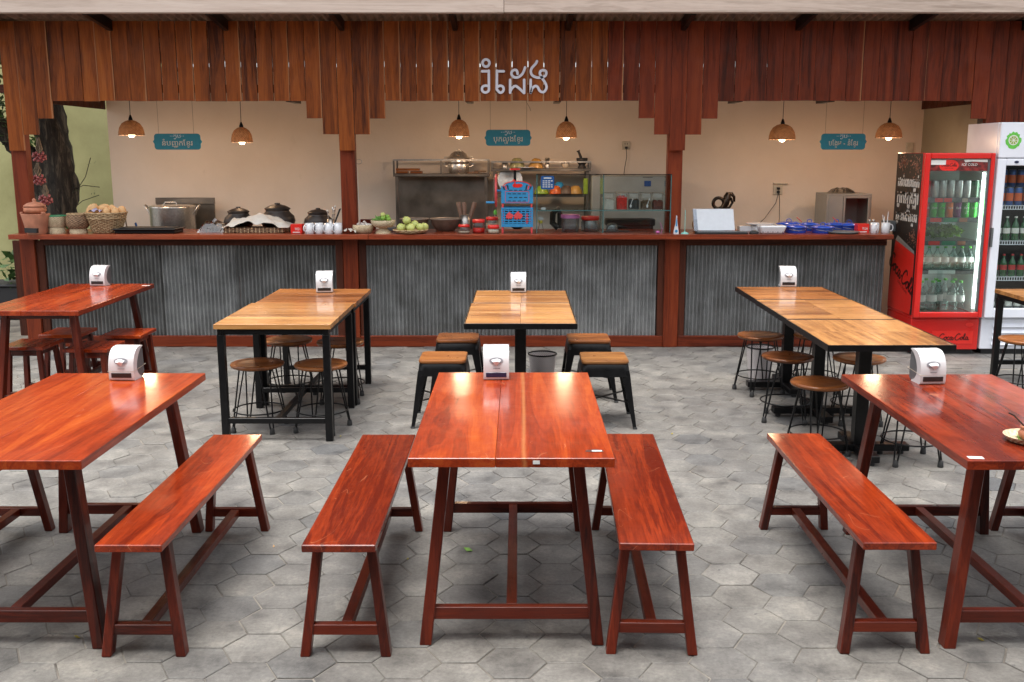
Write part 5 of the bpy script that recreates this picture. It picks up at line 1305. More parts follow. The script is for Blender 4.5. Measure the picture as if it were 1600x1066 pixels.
# ================================================================== ICE SHAVER
Y = 9.30; k = K(Y); x = cxp(808, Y)
t = thing('ice_shaver', 'sky blue and coral hand cranked ice shaver with a red swan on its crest', 'ice shaver', (x, Y, ZC))
hw = 24.5*k; dh = .10
Z = lambda py: at(808, py, Y).z - ZC
for sx in (-1, 1):
    for sy in (-1, 1):
        mb = MB(); mb.leg((sx*(hw-.012), sy*dh, 0), (sx*(hw-.014), sy*dh, Z(318)), .016, .016); mb.build('leg', M['coral'], t)
def lattice(z0, z1, front=True):
    """blue plate pierced by rows of slots"""
    mb = MB(); rows = 5; cols = 6
    mb.box(-hw, hw, -dh-.012, -dh-.004, z1-.014, z1); mb.box(-hw, hw, -dh-.012, -dh-.004, z0, z0+.03)
    mb.box(-hw, -hw+.016, -dh-.012, -dh-.004, z0+.0301, z1-.0141); mb.box(hw-.016, hw, -dh-.012, -dh-.004, z0+.0301, z1-.0141)
    return mb
z0, z1 = Z(353.5), Z(323.5)
mb = lattice(z0, z1)
for q in range(6):
    zz = z0+.034 + q*(z1-z0-.05)/5.6; mb.box(-hw+.0161, hw-.0161, -dh-.010, -dh-.005, zz, zz+.011)
for q in range(7):
    xx = -hw+.03 + q*(2*hw-.06)/6; mb.box(xx-.005, xx+.005, -dh-.0095, -dh-.0055, z0+.0305, z1-.0145)
mb.build('lower_front', M['skyblue'], t)
mb = MB(); mb.box(-hw, hw, dh+.004, dh+.01, z0, z1); mb.box(-hw, -hw+.006, -dh-.004, dh+.004, z0, z1); mb.box(hw-.006, hw, -dh-.004, dh+.004, z0, z1); mb.box(-hw+.0061, hw-.0061, -dh-.0035, dh+.0035, z0+.001, z0+.006); mb.build('lower_box', M['skyblue'], t)
# fish shapes
def flat(poly, y, m, name='emblem', th=.003):
    mb = MB(); mb.prism(poly, 'y', y-th, y); mb.build(name, M[m], t)
for cx_, s_ in ((-.065, 1.0), (.015, 1.15)):
    cz = (z0+z1)/2 + .012
    fish = [(-.038,.004),(-.020,.026),(.0,.040),(.004,.024),(.020,.018),(.034,.002),(.024,-.012),(.008,-.030),(.0,-.016),(-.016,-.034),(-.022,-.014),(-.034,-.028)]
    flat([(cx_+a*s_, cz+b*s_) for a, b in fish], -dh-.0125, 'coral')
mb = MB()
for q in range(4): mb.box(.087, .095, -dh-.0145, -dh-.0125, z0+.03+q*.026, z0+.046+q*.026)
for q in range(3): mb.box(.075, .108, -dh-.0142, -dh-.0126, z0+.048+q*.026, z0+.053+q*.026)
mb.build('emblem', M['coral'], t)
mb = MB(); mb.box(-hw+.018, hw-.018, -dh+.004, dh-.01, z0+.01, z1-.02); mb.build('inner_dark', M['blackmat'], t)
# upper body with arched crest
u0, u1, uc = Z(317), Z(291), Z(283.5)
arch = [(-hw, u0)] + [(hw, u0), (hw, u1)] + [((hw-.03)*math.cos(PI*q/14), u1 + (uc-u1)*math.sin(PI*q/14)) for q in range(15)] + [(-hw, u1)]
mb = MB(); mb.prism(arch, 'y', -dh-.010, -dh-.002); mb.build('crest_plate', M['skyblue'], t)
mb = MB(); pth = [((hw-.018)*math.cos(PI*q/16), u1 + (uc-u1+.004)*math.sin(PI*q/16)) for q in range(17)]
stroke(mb, pth, .008, lambda a, b, d: (a, -dh-.008-d, b), .006); mb.build('crest_rim', M['coral'], t)
mb = MB(); mb.box(-hw, -hw+.006, -dh-.002, dh, u0, u1); mb.box(hw-.006, hw, -dh-.002, dh, u0, u1); mb.box(-hw, hw, dh+.001, dh+.007, u0, u1); mb.build('upper_box', M['skyblue'], t)
swan = [(-.030,-.022),(-.042,-.006),(-.040,.006),(-.026,.020),(-.022,.036),(-.030,.050),(-.044,.046),(-.046,.052),(-.032,.062),(-.018,.056),(-.012,.040),(-.016,.022),(-.010,.012),(.012,.016),(.040,.014),(.052,.000),(.040,-.018),(.01,-.026)]
zc = (u1+uc)/2 - .010
flat([(a, zc+b*.85) for a, b in swan], -dh-.0105, 'red')
for sx in (-1, 1):
    for q in range(3):
        a = sx*(.075+.018*q); flat([(a, u1-.03), (a+.008*sx, u1-.03), (a+sx*.022-.0*q, u1+.012-.006*q), (a+sx*.008, u1+.014-.006*q)] if sx > 0 else [(a+.008*sx, u1-.03), (a, u1-.03), (a+sx*.008, u1+.014-.006*q), (a+sx*.022, u1+.012-.006*q)], -dh-.0105, 'coral' if q % 2 else 'blackmat')
mb = MB()
for r_ in range(4):
    zz = u0+.018 + r_*(u1-u0-.055)/3
    for c_ in range(4): mb.box(-.085+c_*.045 + (.012 if r_ % 2 else 0), -.085+c_*.045+.030 + (.012 if r_ % 2 else 0), -dh-.0118, -dh-.0103, zz, zz+.007)
mb.build('slots', M['blackmat'], t)
mb = MB(); bx = [(-.108, u0+.010), (.108, u0+.010), (.108, u1-.045), (-.108, u1-.045)]
for i in range(4): stroke(mb, [bx[i], bx[(i+1) % 4]], .004, lambda a, b, d: (a, -dh-.0101-d, b), .002, round_=False)
mb.build('frame_line', M['coral'], t)
mb = MB(); mb.tube([(-.02,0,u1-.02),(-.02,0,Z(266))], .013, 12); mb.build('screw', M['black'], t)
mb = MB(); mb.lathe([(.044,Z(266)),(.05,Z(266)+.004),(.05,Z(266)+.014),(.001,Z(266)+.018)], (-.02,0,0), 24); mb.build('top_wheel', M['red'], t)
xw = (775.5-808)*k; zw = Z(298); rw = 24*k
mb = MB(); mb.tube([(xw, rw*math.cos(2*PI*q/36), zw + rw*math.sin(2*PI*q/36)) for q in range(36)], .010, 8, True); mb.build('crank_wheel', M['coral'], t)
mb = MB()
for q in range(4):
    a = q*PI/4 + .3; mb.tube([(xw, rw*math.cos(a), zw+rw*math.sin(a)), (xw, -rw*math.cos(a), zw-rw*math.sin(a))], .005, 6)
mb.tube([(xw-.005,0,zw),(-hw+.002,0,zw)], .012, 10); mb.build('spokes', M['skyblue'], t)
mb = MB(); mb.tube([(xw-.012, -rw*.8, zw-rw*.72),(xw-.02,-rw*.8,zw-rw*.72),(xw-.09,-rw*.8,zw-rw*.72)], .011, 10, rs=[.006,.011,.012]); mb.build('handle', M['skyblue'], t)
mb = MB(); mb.lathe([(.03,.03),(.06,.05),(.06,.08)], n=20); mb.build('ice_plate', M['blackmat'], t)

# ================================================================== GLASS DISPLAY CASE
Y = 9.42; A = at(838, 366, Y); B = at(1044, 273, Y); xa, xb = A.x, B.x; zt = B.z - ZC; xm = (xa+xb)/2; hw = (xb-xa)/2; dd_ = .20
t = thing('display_case', 'long glass display case with a middle shelf standing on the counter', 'display case', (xm, Y, ZC))
xd = at(940, 300, Y).x - xm; zsf = at(900, 327, Y).z - ZC
def pane(name, a, b, c, d, e, f): mb = MB(); mb.box(a, b, c, d, e, f); return mb.build(name, M['glass'], t)
pane('glass_pane', -hw+.004, hw-.004, -dd_+.0, -dd_+.003, .004, zt-.004)
pane('glass_pane', -hw+.001, -hw+.004, -dd_+.004, dd_, .004, zt-.004); pane('glass_pane', hw-.004, hw-.001, -dd_+.004, dd_, .004, zt-.004)
pane('top_pane', -hw, hw, -dd_+.004, dd_, zt-.003, zt); pane('glass_pane', xd-.0015, xd+.0015, -dd_+.004, dd_-.01, .004, zt-.005)
for a, b in ((-hw+.005, xd-.002), (xd+.002, hw-.005)):
    mb = MB(); mb.box(a, b, -dd_+.004, dd_-.01, zsf-.004, zsf); mb.build('glass_shelf', M['glass'], t)
    mb = MB(); mb.box(a, b, -dd_-.004, -dd_-.0005, zsf-.005, zsf+.002); mb.build('shelf_edge', M['edge'], t)
for xx in (-hw, xd, hw):
    mb = MB(); mb.box(xx-.004, xx+.004, -dd_-.006, -dd_-.001, .0, zt+.002); mb.build('edge_strip', M['edge'], t)
mb = MB(); mb.box(-hw-.004, hw+.004, -dd_-.007, -dd_-.0, zt+.0025, zt+.009); mb.build('edge_strip', M['black'], t)
YF = Y - dd_ - .006
A = at(845, 296, YF); B = at(866, 275, YF); hw2 = (B.x-A.x)/2; hh2 = (B.z-A.z)
t = thing('payment_card', 'blue payment sign with rounded corners stuck on the glass case', 'sign', ((A.x+B.x)/2, YF - .004, A.z))
mb = MB(); mb.prism([(a, b+hh2/2) for a, b in rrect(hw2, hh2/2, .014)], 'y', -.002, .002); mb.build('card', M['cardblue'], t)
mb = MB(); mb.box(-.035,.035,-.0032,-.0022,hh2*.80,hh2*.88)
for r_ in range(4):
    for c_ in range(4 if r_ != 1 else 3): mb.box(-.045+c_*.025, -.045+c_*.025+.018, -.0032, -.0022, hh2*(.60-.15*r_), hh2*(.66-.15*r_))
mb.build('print', M['labelwhite'], t)
zc0 = ZC + zsf + .001
labj = ['first', 'second', 'third', 'fourth', 'fifth']
for i, (px_, c_, fl) in enumerate(((951, 'garlic', .55), (971, 'redfood', .78), (990, 'darkspice', .55), (1009, 'spice', .5), (1027, 'chiliflake', .5))):
    jx = cxp(px_, 9.34, 1.3)
    t = thing('glass_jar', labj[i] + ' open glass jar from the left inside the display case, holding ' + ['white garlic', 'red pickles', 'dark tamarind', 'brown spice', 'dried chillies'][i], 'jar', (jx, 9.34, zc0), 0, 'glass jars in the display case')
    mb = MB(); loft(mb, [[(a, b, z) for a, b in rrect(h_, h_, .012)] for h_, z in ((.048, 0), (.05, .005), (.05, .14), (.046, .15))], True); mb.build('glass', M['jar'], t)
    mb = MB(); loft(mb, [[(a, b, z) for a, b in rrect(.046, .046, .010)] for z in (.005, .15*fl)]);
    for q in range(26): mb.ball((R.uniform(-.036,.036), R.uniform(-.036,.036), .15*fl + R.uniform(-.004,.006)), R.uniform(.008,.012), n=6, m=4)
    mb.build('contents', M[c_], t)
    mb = MB(); loft(mb, [[(a, b, z) for a, b in rrect(.052, .052, .012)] for z in (.151, .158)]); mb.build('lid', M['steel'], t)
for px_, lb in ((985, 'white plastic spoon standing in the third glass jar'), (1011, 'white plastic spoon standing in the fourth glass jar')):
    mb = MB(); mb.ball((0,0,0), .010, .004, .016); mb.tube([(0,0,.01),(.02,0,.07)], .003, 6); one('plastic_spoon', lb, 'spoon', mb, M['porcelain'], (cxp(px_, 9.27, 1.2), 9.275, zc0+.035))
mb = MB(); mb.box(-.02,.02,-.012,.012,0,.022); one('white_box', 'tiny white box on the left glass shelf of the case', 'box', mb, M['porcelain'], (cxp(849, 9.3, 1.2), 9.3, zc0), None, .002)
# inside, lower level
x = cxp(845, 9.3)
t = thing('spray_bottle', 'spray bottle with a yellow neck inside the display case', 'spray bottle', (x, 9.33, ZC))
mb = MB(); mb.lathe([(.030,0),(.031,.008),(.024,.045),(.014,.08)], n=20); mb.build('bottle', M['jar'], t)
mb = MB(); mb.lathe([(.015,.081),(.016,.10),(.012,.108)], n=16); mb.build('collar', M['yellow'], t)
mb = MB(); mb.prism([(-.028,.118),(-.03,.132),(-.012,.148),(.02,.135),(.03,.112),(.008,.118),(.006,.109),(-.008,.109)], 'y', -.009, .009); mb.build('head', M['white'], t, .003)
mb = MB(); mb.prism([(-.026,.116),(-.020,.116),(-.016,.095),(-.024,.088)], 'y', -.004, .004); mb.build('trigger', M['yellow'], t)
x = cxp(891, 9.38); t = thing('plastic_tub', 'frosted plastic tub with a pink lid inside the display case', 'tub', (x, 9.38, ZC))
mb = MB(); mb.lathe([(.076,0),(.080,.004),(.084,.135)], n=30); mb.build('tub', M['frost'], t)
mb = MB(); mb.lathe([(.090,.128),(.091,.155),(.088,.16),(.001,.158)], n=30); mb.build('lid', M['pink'], t)
jar(922, 366, .088, .105, .032, 'wide grey jar with a red lid inside the display case', 'steeldark', .0, 9.45, 'red', 0, 'frost')
mb = MB(); mb.tube([(0,0,0),(-.055,0,.05),(-.05,0,.14),(0,0,.18),(.02,0,.12),(.02,0,.0)], .03, 10); one('black_bag', 'dark rounded bag at the back of the display case', 'bag', mb, M['blackmat'], (cxp(872, 9.55), 9.56, ZC+.02))
x = cxp(956, 9.36); t = thing('rice_cup', 'white rounded plastic tub on a flat lid inside the case', 'tub', (x, 9.36, ZC))
mb = MB(); mb.lathe([(.054,.012),(.054,.05),(.045,.072),(.02,.082),(.001,.084)], n=24); mb.build('cup', M['frost'], t)
mb = MB(); mb.box(-.085,.16,-.06,.06,0,.010); mb.build('base', M['frost'], t, .003)
t = thing('dark_machine', 'black flat machine at the back of the display case', 'appliance', (cxp(987, 9.62), 9.80, 1.0))
mb = MB(); mb.box(-.24,.24,-.08,.08,.10,.17); mb.build('top', M['blackmat'], t, .01)
mb = MB(); mb.box(-.22,.22,-.07,.08,0,.0995); mb.build('housing', M['blackmat'], t)
t = thing('grey_cabinet', 'grey appliance with a small blue display standing behind the case', 'appliance', (cxp(990, 10.5, 1.5), 10.6, .4))
zz0 = at(990, 275, 10.25).z - .4
mb = MB(); mb.box(-.45,.36,-.3,.25,0,zz0); mb.build('cabinet', M['greymetal'], t, .01)
q = at(1012, 287, 10.29); mb = MB(); mb.box(-.034,.034,-.006,0,-.028,.028); mb.build('display', M['screen'], t, .002, (q.x-cxp(990,10.5,1.5), -.3005, q.z-.4))
mb = MB(); mb.box(-.05,.05,-.002,-.0005,0,.006); mb.build('print', M['slot'], t, 0, (q.x-cxp(990,10.5,1.5), -.3005, q.z-.4+.06))
mb = MB(); mb.ball((0,0,.012), .02, .014, .012); mb.tube([(.03,0,0),(.04,0,.04),(.02,0,.1)], .002, 5); one('pink_ornament', 'pink flower shaped trinket at the right corner of the case', 'trinket', mb, M['pink'], (cxp(1028, 9.16), 9.17, ZC))

# ================================================================== RIGHT PART OF THE COUNTER
x = cxp(1055.5, 9.15); t = thing('white_clip_stand', 'small white and blue pointed stand by the right middle post', 'stand', (x, 9.12, ZC))
mb = MB(); mb.prism([(-.024,0),(.024,0),(.02,.03),(.008,.10),(.004,.165),(-.003,.165),(-.008,.09),(-.022,.03)], 'y', -.01, .01); mb.build('body', M['porcelain'], t, .003)
mb = MB(); mb.prism([(-.007,.07),(.006,.07),(.004,.12),(.0,.15),(-.004,.12)], 'y', -.0125, -.0102); mb.build('stripe', M['skyblue'], t)
mb = MB(); mb.prism([(.013*math.cos(2*PI*q/14), .026+.013*math.sin(2*PI*q/14)) for q in range(14)], 'y', -.0125, -.0102); mb.build('dial', M['skyblue'], t)
x = cxp(1069, 9.15); t = lathe_thing('spike_stand', 'pale aqua spike on a round base right of the post', 'spike file', (x, 9.12, ZC), [('base', [(.036,0),(.036,.006),(.012,.016),(.004,.022)], 'aqua'), ('spike', [(.003,.022),(.003,.21),(.001,.218)], 'aqua')])
x = cxp(1117, 9.2); zt_ = at(1120, 327, 9.25).z - ZC
t = thing('tablet_screen', 'pale reflective screen leaning back behind a black keyboard', 'screen', (x, 9.25, ZC)); hw = 31*K(9.25)
mb = MB(); mb.hexa([(-hw-.0,-.012,.02),(hw+.01,-.012,.02),(hw+.01,.012,.02),(-hw,.012,.02)], [(-hw-.01,.05,zt_),(hw,.05,zt_),(hw,.074,zt_),(-hw-.01,.074,zt_)]); mb.build('panel', M['laptop'], t, .004)
mb = MB(); mb.hexa([(-hw-.001,-.0145,.02),(-hw+.035,-.0145,.02),(-hw+.035,-.0125,.02),(-hw-.001,-.0125,.02)], [(-hw-.008,.0475,zt_-.003),(-hw+.022,.0475,zt_-.003),(-hw+.022,.0495,zt_-.003),(-hw-.008,.0495,zt_-.003)]); mb.build('protector', M['frost'], t)
mb = MB(); mb.box(-.1,.1,-.02,.12,0,.02); mb.build('foot', M['grey'], t, .004)
x = cxp(1128, 9.1); t = thing('keyboard', 'black computer keyboard in front of the pale screen', 'keyboard', (x, 9.13, ZC)); mb = MB(); mb.box(-.235,.235,-.06,.06,0,.016); mb.build('base', M['blackmat'], t, .004)
for r_ in range(4):
    for c_ in range(15):
        mb = MB() if r_ == c_ == 0 else mb
        if r_ == c_ == 0: mb.box(-.0125,.0125,-.011,.011,0,.006); ko = mb.build('key', M['grey'], t, .001, (-.21, -.042, .0162)); continue
        o = ko.copy(); C.objects.link(o); o.location = (-.21+c_*.030, -.042+r_*.028, .0162)
x = cxp(1178, 9.12); t = thing('mouse', 'black computer mouse right of the keyboard', 'mouse', (x, 9.12, ZC))
mb = MB(); mb.ball((0,0,.006), .045, .03, .026, 16, 8); o = mb.build('shell', M['blackmat'], t); mb = MB(); mb.lathe([(.004,0),(.004,.006)], (-.02,0,.028), 8); mb.build('wheel', M['grey'], t)
# dark curled bronze piece (meat grinder) on the back table
Yg = 10.45; q = at(1135, 326, Yg); zg = q.z - .931
t = thing('meat_grinder', 'dark metal hand grinder with a curled body behind the screen', 'grinder', (q.x, Yg, .931)); kk = K(Yg)
mb = MB(); mb.tube([(-.0,0,0),(-.0,0,zg)], .03, 12); mb.build('stand', M['bronze'], t)
mb = MB(); mb.tube([(.02*math.cos(a)*1-.065+.0, 0.0, zg+.045+.05*math.sin(a)) if False else (-.085+.055*math.cos(a), 0, zg+.055+.055*math.sin(a)) for a in [PI*2*q_/20 for q_ in range(20)]], .018, 10, True); mb.build('ring', M['bronze'], t)
mb = MB(); mb.tube([(-.04,0,zg+.0),(-.01,0,zg+.05),(.005,0,zg+.12),(.015,0,zg+.165)], .03, 12, rs=[.03,.036,.04,.022]); mb.build('body', M['bronze'], t)
mb = MB(); mb.tube([(.0,0,zg+.15),(.05,0,zg+.15),(.075,0,zg+.12),(.08,0,zg+.07)], .016, 10, rs=[.018,.02,.016,.010]); mb.build('spout', M['bronze'], t)
mb = MB(); mb.tube([(-.02,0,zg),(.03,0,zg+.01),(.06,0,zg+.06),(.04,0,zg+.11)], .014, 10); mb.build('handle', M['bronze'], t)
t = thing('yellow_gourd', 'small ochre round vessel half hidden behind the screen', 'vessel', (cxp(1089, 9.5), 9.5, ZC)); mb = MB(); mb.ball((0,0,.06), .05, .05, .065, 16, 10); mb.build('body', M['ochre'], t)
# white tub, plates
x = cxp(1206, 9.14); t = thing('patterned_dish', 'white dish with a faint floral print beside the mouse', 'dish', (x, 9.17, ZC)); mb = MB(); mb.hexa([(-.10,-.06,0),(.10,-.06,0),(.10,.06,0),(-.10,.06,0)], [(-.125,-.085,.075),(.125,-.085,.075),(.125,.085,.075),(-.125,.085,.075)]); mb.build('dish', M['porcelain'], t, .012)
mb = MB()
for q in range(9): mb.ball((-.09+q*.0225, -.0665, .018+.006*(q % 2)), .007, .001, .005, 6, 4)
mb.build('print', M['grey'], t)
mb = MB(); mb.lathe([(.08,0),(.13,.012),(.135,.02),(.13,.02),(.07,.006),(.001,.006)], n=30); one('white_plate', 'white plate lying behind the patterned dish', 'plate', mb, M['porcelain'], (cxp(1188, 9.42), 9.44, ZC+.055))
mb = MB(); mb.lathe([(.09,0),(.10,.05),(.08,.054),(.001,.054)], n=24); one('food_tub', 'pale round tub under the white plate', 'tub', mb, M['porcelain'], (cxp(1188, 9.42), 9.44, ZC))
mb = MB(); mb.box(-.06,.06,-.05,.05,0,.05); one('pale_box', 'pale box just right of the screen', 'box', mb, M['porcelain'], (cxp(1164, 9.42), 9.44, ZC), None, .004)
# blue enamel pots
def blue_pot(px_, ytop, wp, Yb, lb):
    kk = K(Yb); r = wp/2*kk; x = cxp(px_, Yb); h = max(.045, at(px_, ytop, Yb).z - ZC)
    t = thing('blue_pot', lb, 'pot', (x, Yb, ZC), 0, 'blue enamel pots')
    mb = MB(); mb.lathe([(r*.82,0),(r*.88,.01),(r*.9,h*.62),(r*.96,h*.66)], n=28); mb.build('body', M['bluenamel'], t)
    mb = MB(); mb.lathe([(r*1.0,h*.665),(r*1.0,h*.70),(r*.8,h*.82),(r*.35,h*.93),(.001,h*.95)], n=28); mb.build('lid', M['bluenamel'], t)
    mb = MB(); mb.tube([(-.022,0,h*.94),(-.02,0,h+.012),(0,0,h+.018),(.02,0,h+.012),(.022,0,h*.94)], .004, 6); mb.build('handle', M['bluenamel'], t)
    mb = MB(); mb.tube([(-r*.9,-.01,h*.5),(-r*.6,-r*.75,h*.42),(0,-r*.98,h*.3),(r*.6,-r*.75,h*.42),(r*.9,-.01,h*.5)], .0022, 5); mb.build('bail', M['steel'], t)
for a in ((1232, 345, 40, 9.52, 'blue enamel pot at the back left of the blue group'), (1243, 350, 37, 9.26, 'blue enamel pot at the front left of the blue group'), (1264, 346, 32, 9.5, 'blue enamel pot in the middle back of the blue group'),
          (1285, 351, 37, 9.24, 'blue enamel pot at the front middle of the blue group'), (1306, 346, 38, 9.5, 'blue enamel pot at the back right of the blue group'), (1326, 347, 34, 9.44, 'rightmost blue enamel pot by the red box')): blue_pot(*a)
for px_, lb in ((1247, 'thin red stick poking from the left blue pots'), (1303, 'thin red stick poking from the right blue pots')):
    mb = MB(); mb.tube([(.03,0,0),(-.02,0,.045)], .004, 6); one('red_stick', lb, 'stick', mb, M['red'], (cxp(px_, 9.38), 9.38, ZC+.09))
mb = MB(); mb.lathe([(.13,0),(.15,.010),(.152,.018),(.14,.02),(.001,.018)], n=34); one('round_griddle', 'flat round dark grey lid lying in front of the blue pots', 'lid', mb, M['grey'], (cxp(1318, 9.15), 9.19, ZC+.001))
for px_ in (1358, 1364):
    t = lathe_thing('shaker', ('left' if px_ == 1358 else 'right') + ' small glass shaker behind the right red box', 'shaker', (cxp(px_, 9.52), 9.52, ZC), [('glass', [(.018,0),(.019,.06),(.014,.085)], 'jar'), ('cap', [(.0145,.086),(.016,.105),(.001,.107)], 'steel')], 'glass shakers', 14)
# glass fronted warmer
Yw = 10.25; A = at(1290, 350, Yw); B = at(1363, 303, Yw); zb_ = .931; t = thing('warmer_cabinet', 'grey steel warming cabinet with a glass door at the right', 'cabinet', ((A.x+B.x)/2, Yw+.2, zb_)); hw = (B.x-A.x)/2; hh = B.z - zb_
xs_ = -hw + 2*hw*.37
mb = MB(); mb.box(-hw, hw, .17, .2, 0, hh); mb.box(-hw, hw, -.2, .1699, hh-.02, hh); mb.box(-hw, hw, -.2, .1699, 0, .03); mb.box(-hw, -hw+.02, -.2, .1699, .0301, hh-.0201); mb.box(hw-.02, hw, -.2, .1699, .0301, hh-.0201); mb.box(-hw+.0201, xs_, -.2, -.18, .0301, hh-.0201); mb.build('body', M['greymetal'], t, .004)
mb = MB(); mb.box(xs_+.001, hw-.021, -.2, -.195, .031, hh-.021); mb.build('door_glass', M['glass'], t)
for b_ in ((xs_, xs_+.02, .03, hh-.02), (hw-.04, hw-.02, .03, hh-.02)):
    mb = MB(); mb.box(b_[0], b_[1], -.21, -.2005, b_[2], b_[3]); mb.build('door_frame', M['greymetal'], t, .002)
mb = MB(); mb.box(xs_+.0201, hw-.0401, -.21, -.2005, hh-.045, hh-.02); mb.build('door_frame', M['greymetal'], t, .002)
bag('bread_bag', 'clear bag with green tie lying on top of the warming cabinet', (A.x+B.x)/2 - .05, Yw+.12, B.z+.002, .26, .06, .2)
# wall outlets with cords
for px_, py_, lb, double in ((978, 228, 'white wall outlet above the glass case with a hanging cord', False), (1215, 297, 'double wall outlet with two black plugs and cords', True)):
    q = at(px_, py_, 10.9); t = thing('wall_outlet', lb, 'outlet', (q.x, 10.898, q.z)); s_ = .042 if not double else .05
    mb = MB(); mb.box(-s_, s_, -.02, 0, -s_, s_*1.1); mb.build('plate', M['mint'], t, .004)
    mb = MB(); mb.box(-.014,.014,-.05,-.0205,-.032,-.008); mb.build('plug', M['blackmat'], t, .003)
    for q_ in (-.012, .012):
        mb = MB(); mb.box(q_-.003, q_+.003, -.0225, -.0205, .012, .028); mb.build('socket_slot', M['slot'], t)
    if double:
        mb = MB(); mb.box(-.014,.014,-.05,-.0205,.005,.03); mb.build('plug', M['blackmat'], t, .003)
        mb = MB(); mb.tube([(0,-.04,.015),(.01,-.06,-.1),(.02,-.05,-.3),(.018,-.04,-.42)], .0035, 6); mb.build('cord', M['blackmat'], t)
        mb = MB(); mb.tube([(0,-.04,-.03),(-.03,-.06,-.14),(-.14,-.06,-.30),(-.20,-.05,-.36),(-.25,-.05,-.40)], .0035, 6); mb.build('cord', M['blackmat'], t)
        mb = MB(); mb.box(-.05,.10,-.03,0,.06,.075); mb.build('shelf', M['mint'], t, .002)
    else:
        mb = MB(); mb.tube([(0,-.04,-.03),(.005,-.05,-.12),(-.012,-.05,-.22),(-.02,-.04,-.30)], .004, 6); mb.build('cord', M['blackmat'], t)
q = at(1434, 232, 10.85); mb = MB(); mb.box(-.04,.04,-.02,0,-.06,.06); one('switch_box', 'small cream switch box high in the right corner of the back wall', 'switch', mb, M['mint'], (4.20, 10.898, q.z), None, .004)
# loose wire by the left middle post
q = at(556, 212, 9.5); t = thing('loose_wire', 'thin loose wire with a small coil hanging beside the left middle post', 'wire', (q.x, 9.5, q.z))
mb = MB(); mb.tube([(0,0,.5),(0,0,.02),(-.01,0,-.12),(-.012,0,-.22)], .003, 6); mb.build('wire', M['blackmat'], t)
mb = MB(); mb.tube([(.02+.03*math.cos(a*1.0), 0, -.24+.022*math.sin(a)) for a in [q_*.5 for q_ in range(18)]], .0028, 6); mb.build('coil', M['steel'], t)
mb = MB(); mb.tube([(.0,0,-.25),(.01,0,-.6),(.02,0,-.88),(.03,-.02,-.96)], .002, 5); mb.build('wire', M['tissue'], t)
q = at(826, 160, 9.7); mb = MB(); mb.tube([(-.03,0,.15),(-.02,0,-.0),(.01,0,-.05),(.02,0,-.08)], .002, 5); one('loose_wire', 'short curled wire end hanging under the boards by the central sign', 'wire', mb, M['drystem'], (q.x, 9.7, q.z))

# ================================================================== DRINKS FRIDGES
def shell(t, W, D, Hh, z0, m_out, m_in, th=.035):
    for nm, a in (('side_panel', (-W/2, -W/2+th, 0, D, z0, Hh)), ('side_panel', (W/2-th, W/2, 0, D, z0, Hh)), ('back_panel', (-W/2+th+.0005, W/2-th-.0005, D-th, D, z0, Hh)), ('top_panel', (-W/2+th+.0005, W/2-th-.0005, 0, D-th-.0005, Hh-th, Hh)), ('floor_panel', (-W/2+th+.0005, W/2-th-.0005, 0, D-th-.0005, z0, z0+.04))):
        mb = MB(); mb.box(*a); mb.build(nm, M[m_out], t, .003)
    a = th+.002; W2 = W/2 - a
    mb = MB(); mb.box(-W2, -W2+.004, .004, D-th-.006, z0+.045, Hh-th-.006); mb.box(W2-.004, W2, .004, D-th-.006, z0+.045, Hh-th-.006); mb.box(-W2+.0045, W2-.0045, D-th-.006, D-th-.002, z0+.045, Hh-th-.006); mb.build('liner', M[m_in], t)
def bottle(proto, loc, label, group): return dup(proto, loc, R.uniform(0, 0), label, group)
def make_bottle(name, label, cat, r, h, mb_, mc, ml, kind='bottle', group=None):
    t = thing(name, label, cat, (0, 0, -5), 0, group)
    if kind == 'can': parts = [('body', [(r*.85,0),(r,.008),(r,h-.012),(r*.88,h-.002)], mb_), ('lid', [(r*.87,h-.0015),(r*.87,h),(.001,h-.001)], mc)]
    else: parts = [('body', [(r*.9,0),(r,.008),(r,h*.58),(r*.9,h*.66),(r*.38,h*.82),(r*.34,h*.93)], mb_), ('cap', [(r*.42,h*.931),(r*.42,h-.002),(r*.3,h)], mc)]
    for pn, pf, m_ in parts:
        mb = MB(); mb.lathe(pf, n=16); mb.build(pn, M[m_], t)
    if ml:
        a, b = (.30, .52) if kind == 'bottle' else (.25, .7)
        mb = MB(); n = 16; vs = [(r*1.012*math.cos(2*PI*q/n), r*1.012*math.sin(2*PI*q/n), z) for z in (h*a, h*b) for q in range(n)]
        mb.add(vs, [(q, (q+1) % n, n+(q+1) % n, n+q) for q in range(n)], True); mb.build('label', M[ml], t)
    return t
FX, FYf = 3.855, 8.87; W = .615; Hf = 1.80
t = thing('red_fridge', 'red cola drinks fridge with a glass door and dark printed side', 'fridge', (FX, FYf, 0))
shell(t, W, .60, Hf, .33, 'fridgered', 'fridgein')
mb = MB(); mb.box(-W/2, W/2, .0, .60, .045, .329); mb.build('base', M['fridgered'], t, .006)
mb = MB(); mb.box(-W/2+.03, W/2-.03, .03, .57, 0, .045); mb.build('plinth', M['blackmat'], t)
fw = .052
for nm, a in (('door_frame', (-W/2, -W/2+fw, -.045, -.006, .345, Hf)), ('door_frame', (W/2-fw*.7, W/2, -.045, -.006, .345, Hf)), ('door_frame', (-W/2+fw+.0005, W/2-fw*.7-.0005, -.045, -.006, Hf-.05, Hf)), ('door_frame', (-W/2+fw+.0005, W/2-fw*.7-.0005, -.045, -.006, .345, .395))):
    mb = MB(); mb.box(*a); mb.build(nm, M['fridgered'], t, .010, seg=3)
mb = MB(); mb.box(W/2-fw*.7-.020, W/2-fw*.7-.001, -.03, -.008, .40, Hf-.055); mb.build('gasket', M['grey'], t)
gx0, gx1 = -W/2+fw+.001, W/2-fw*.7-.021
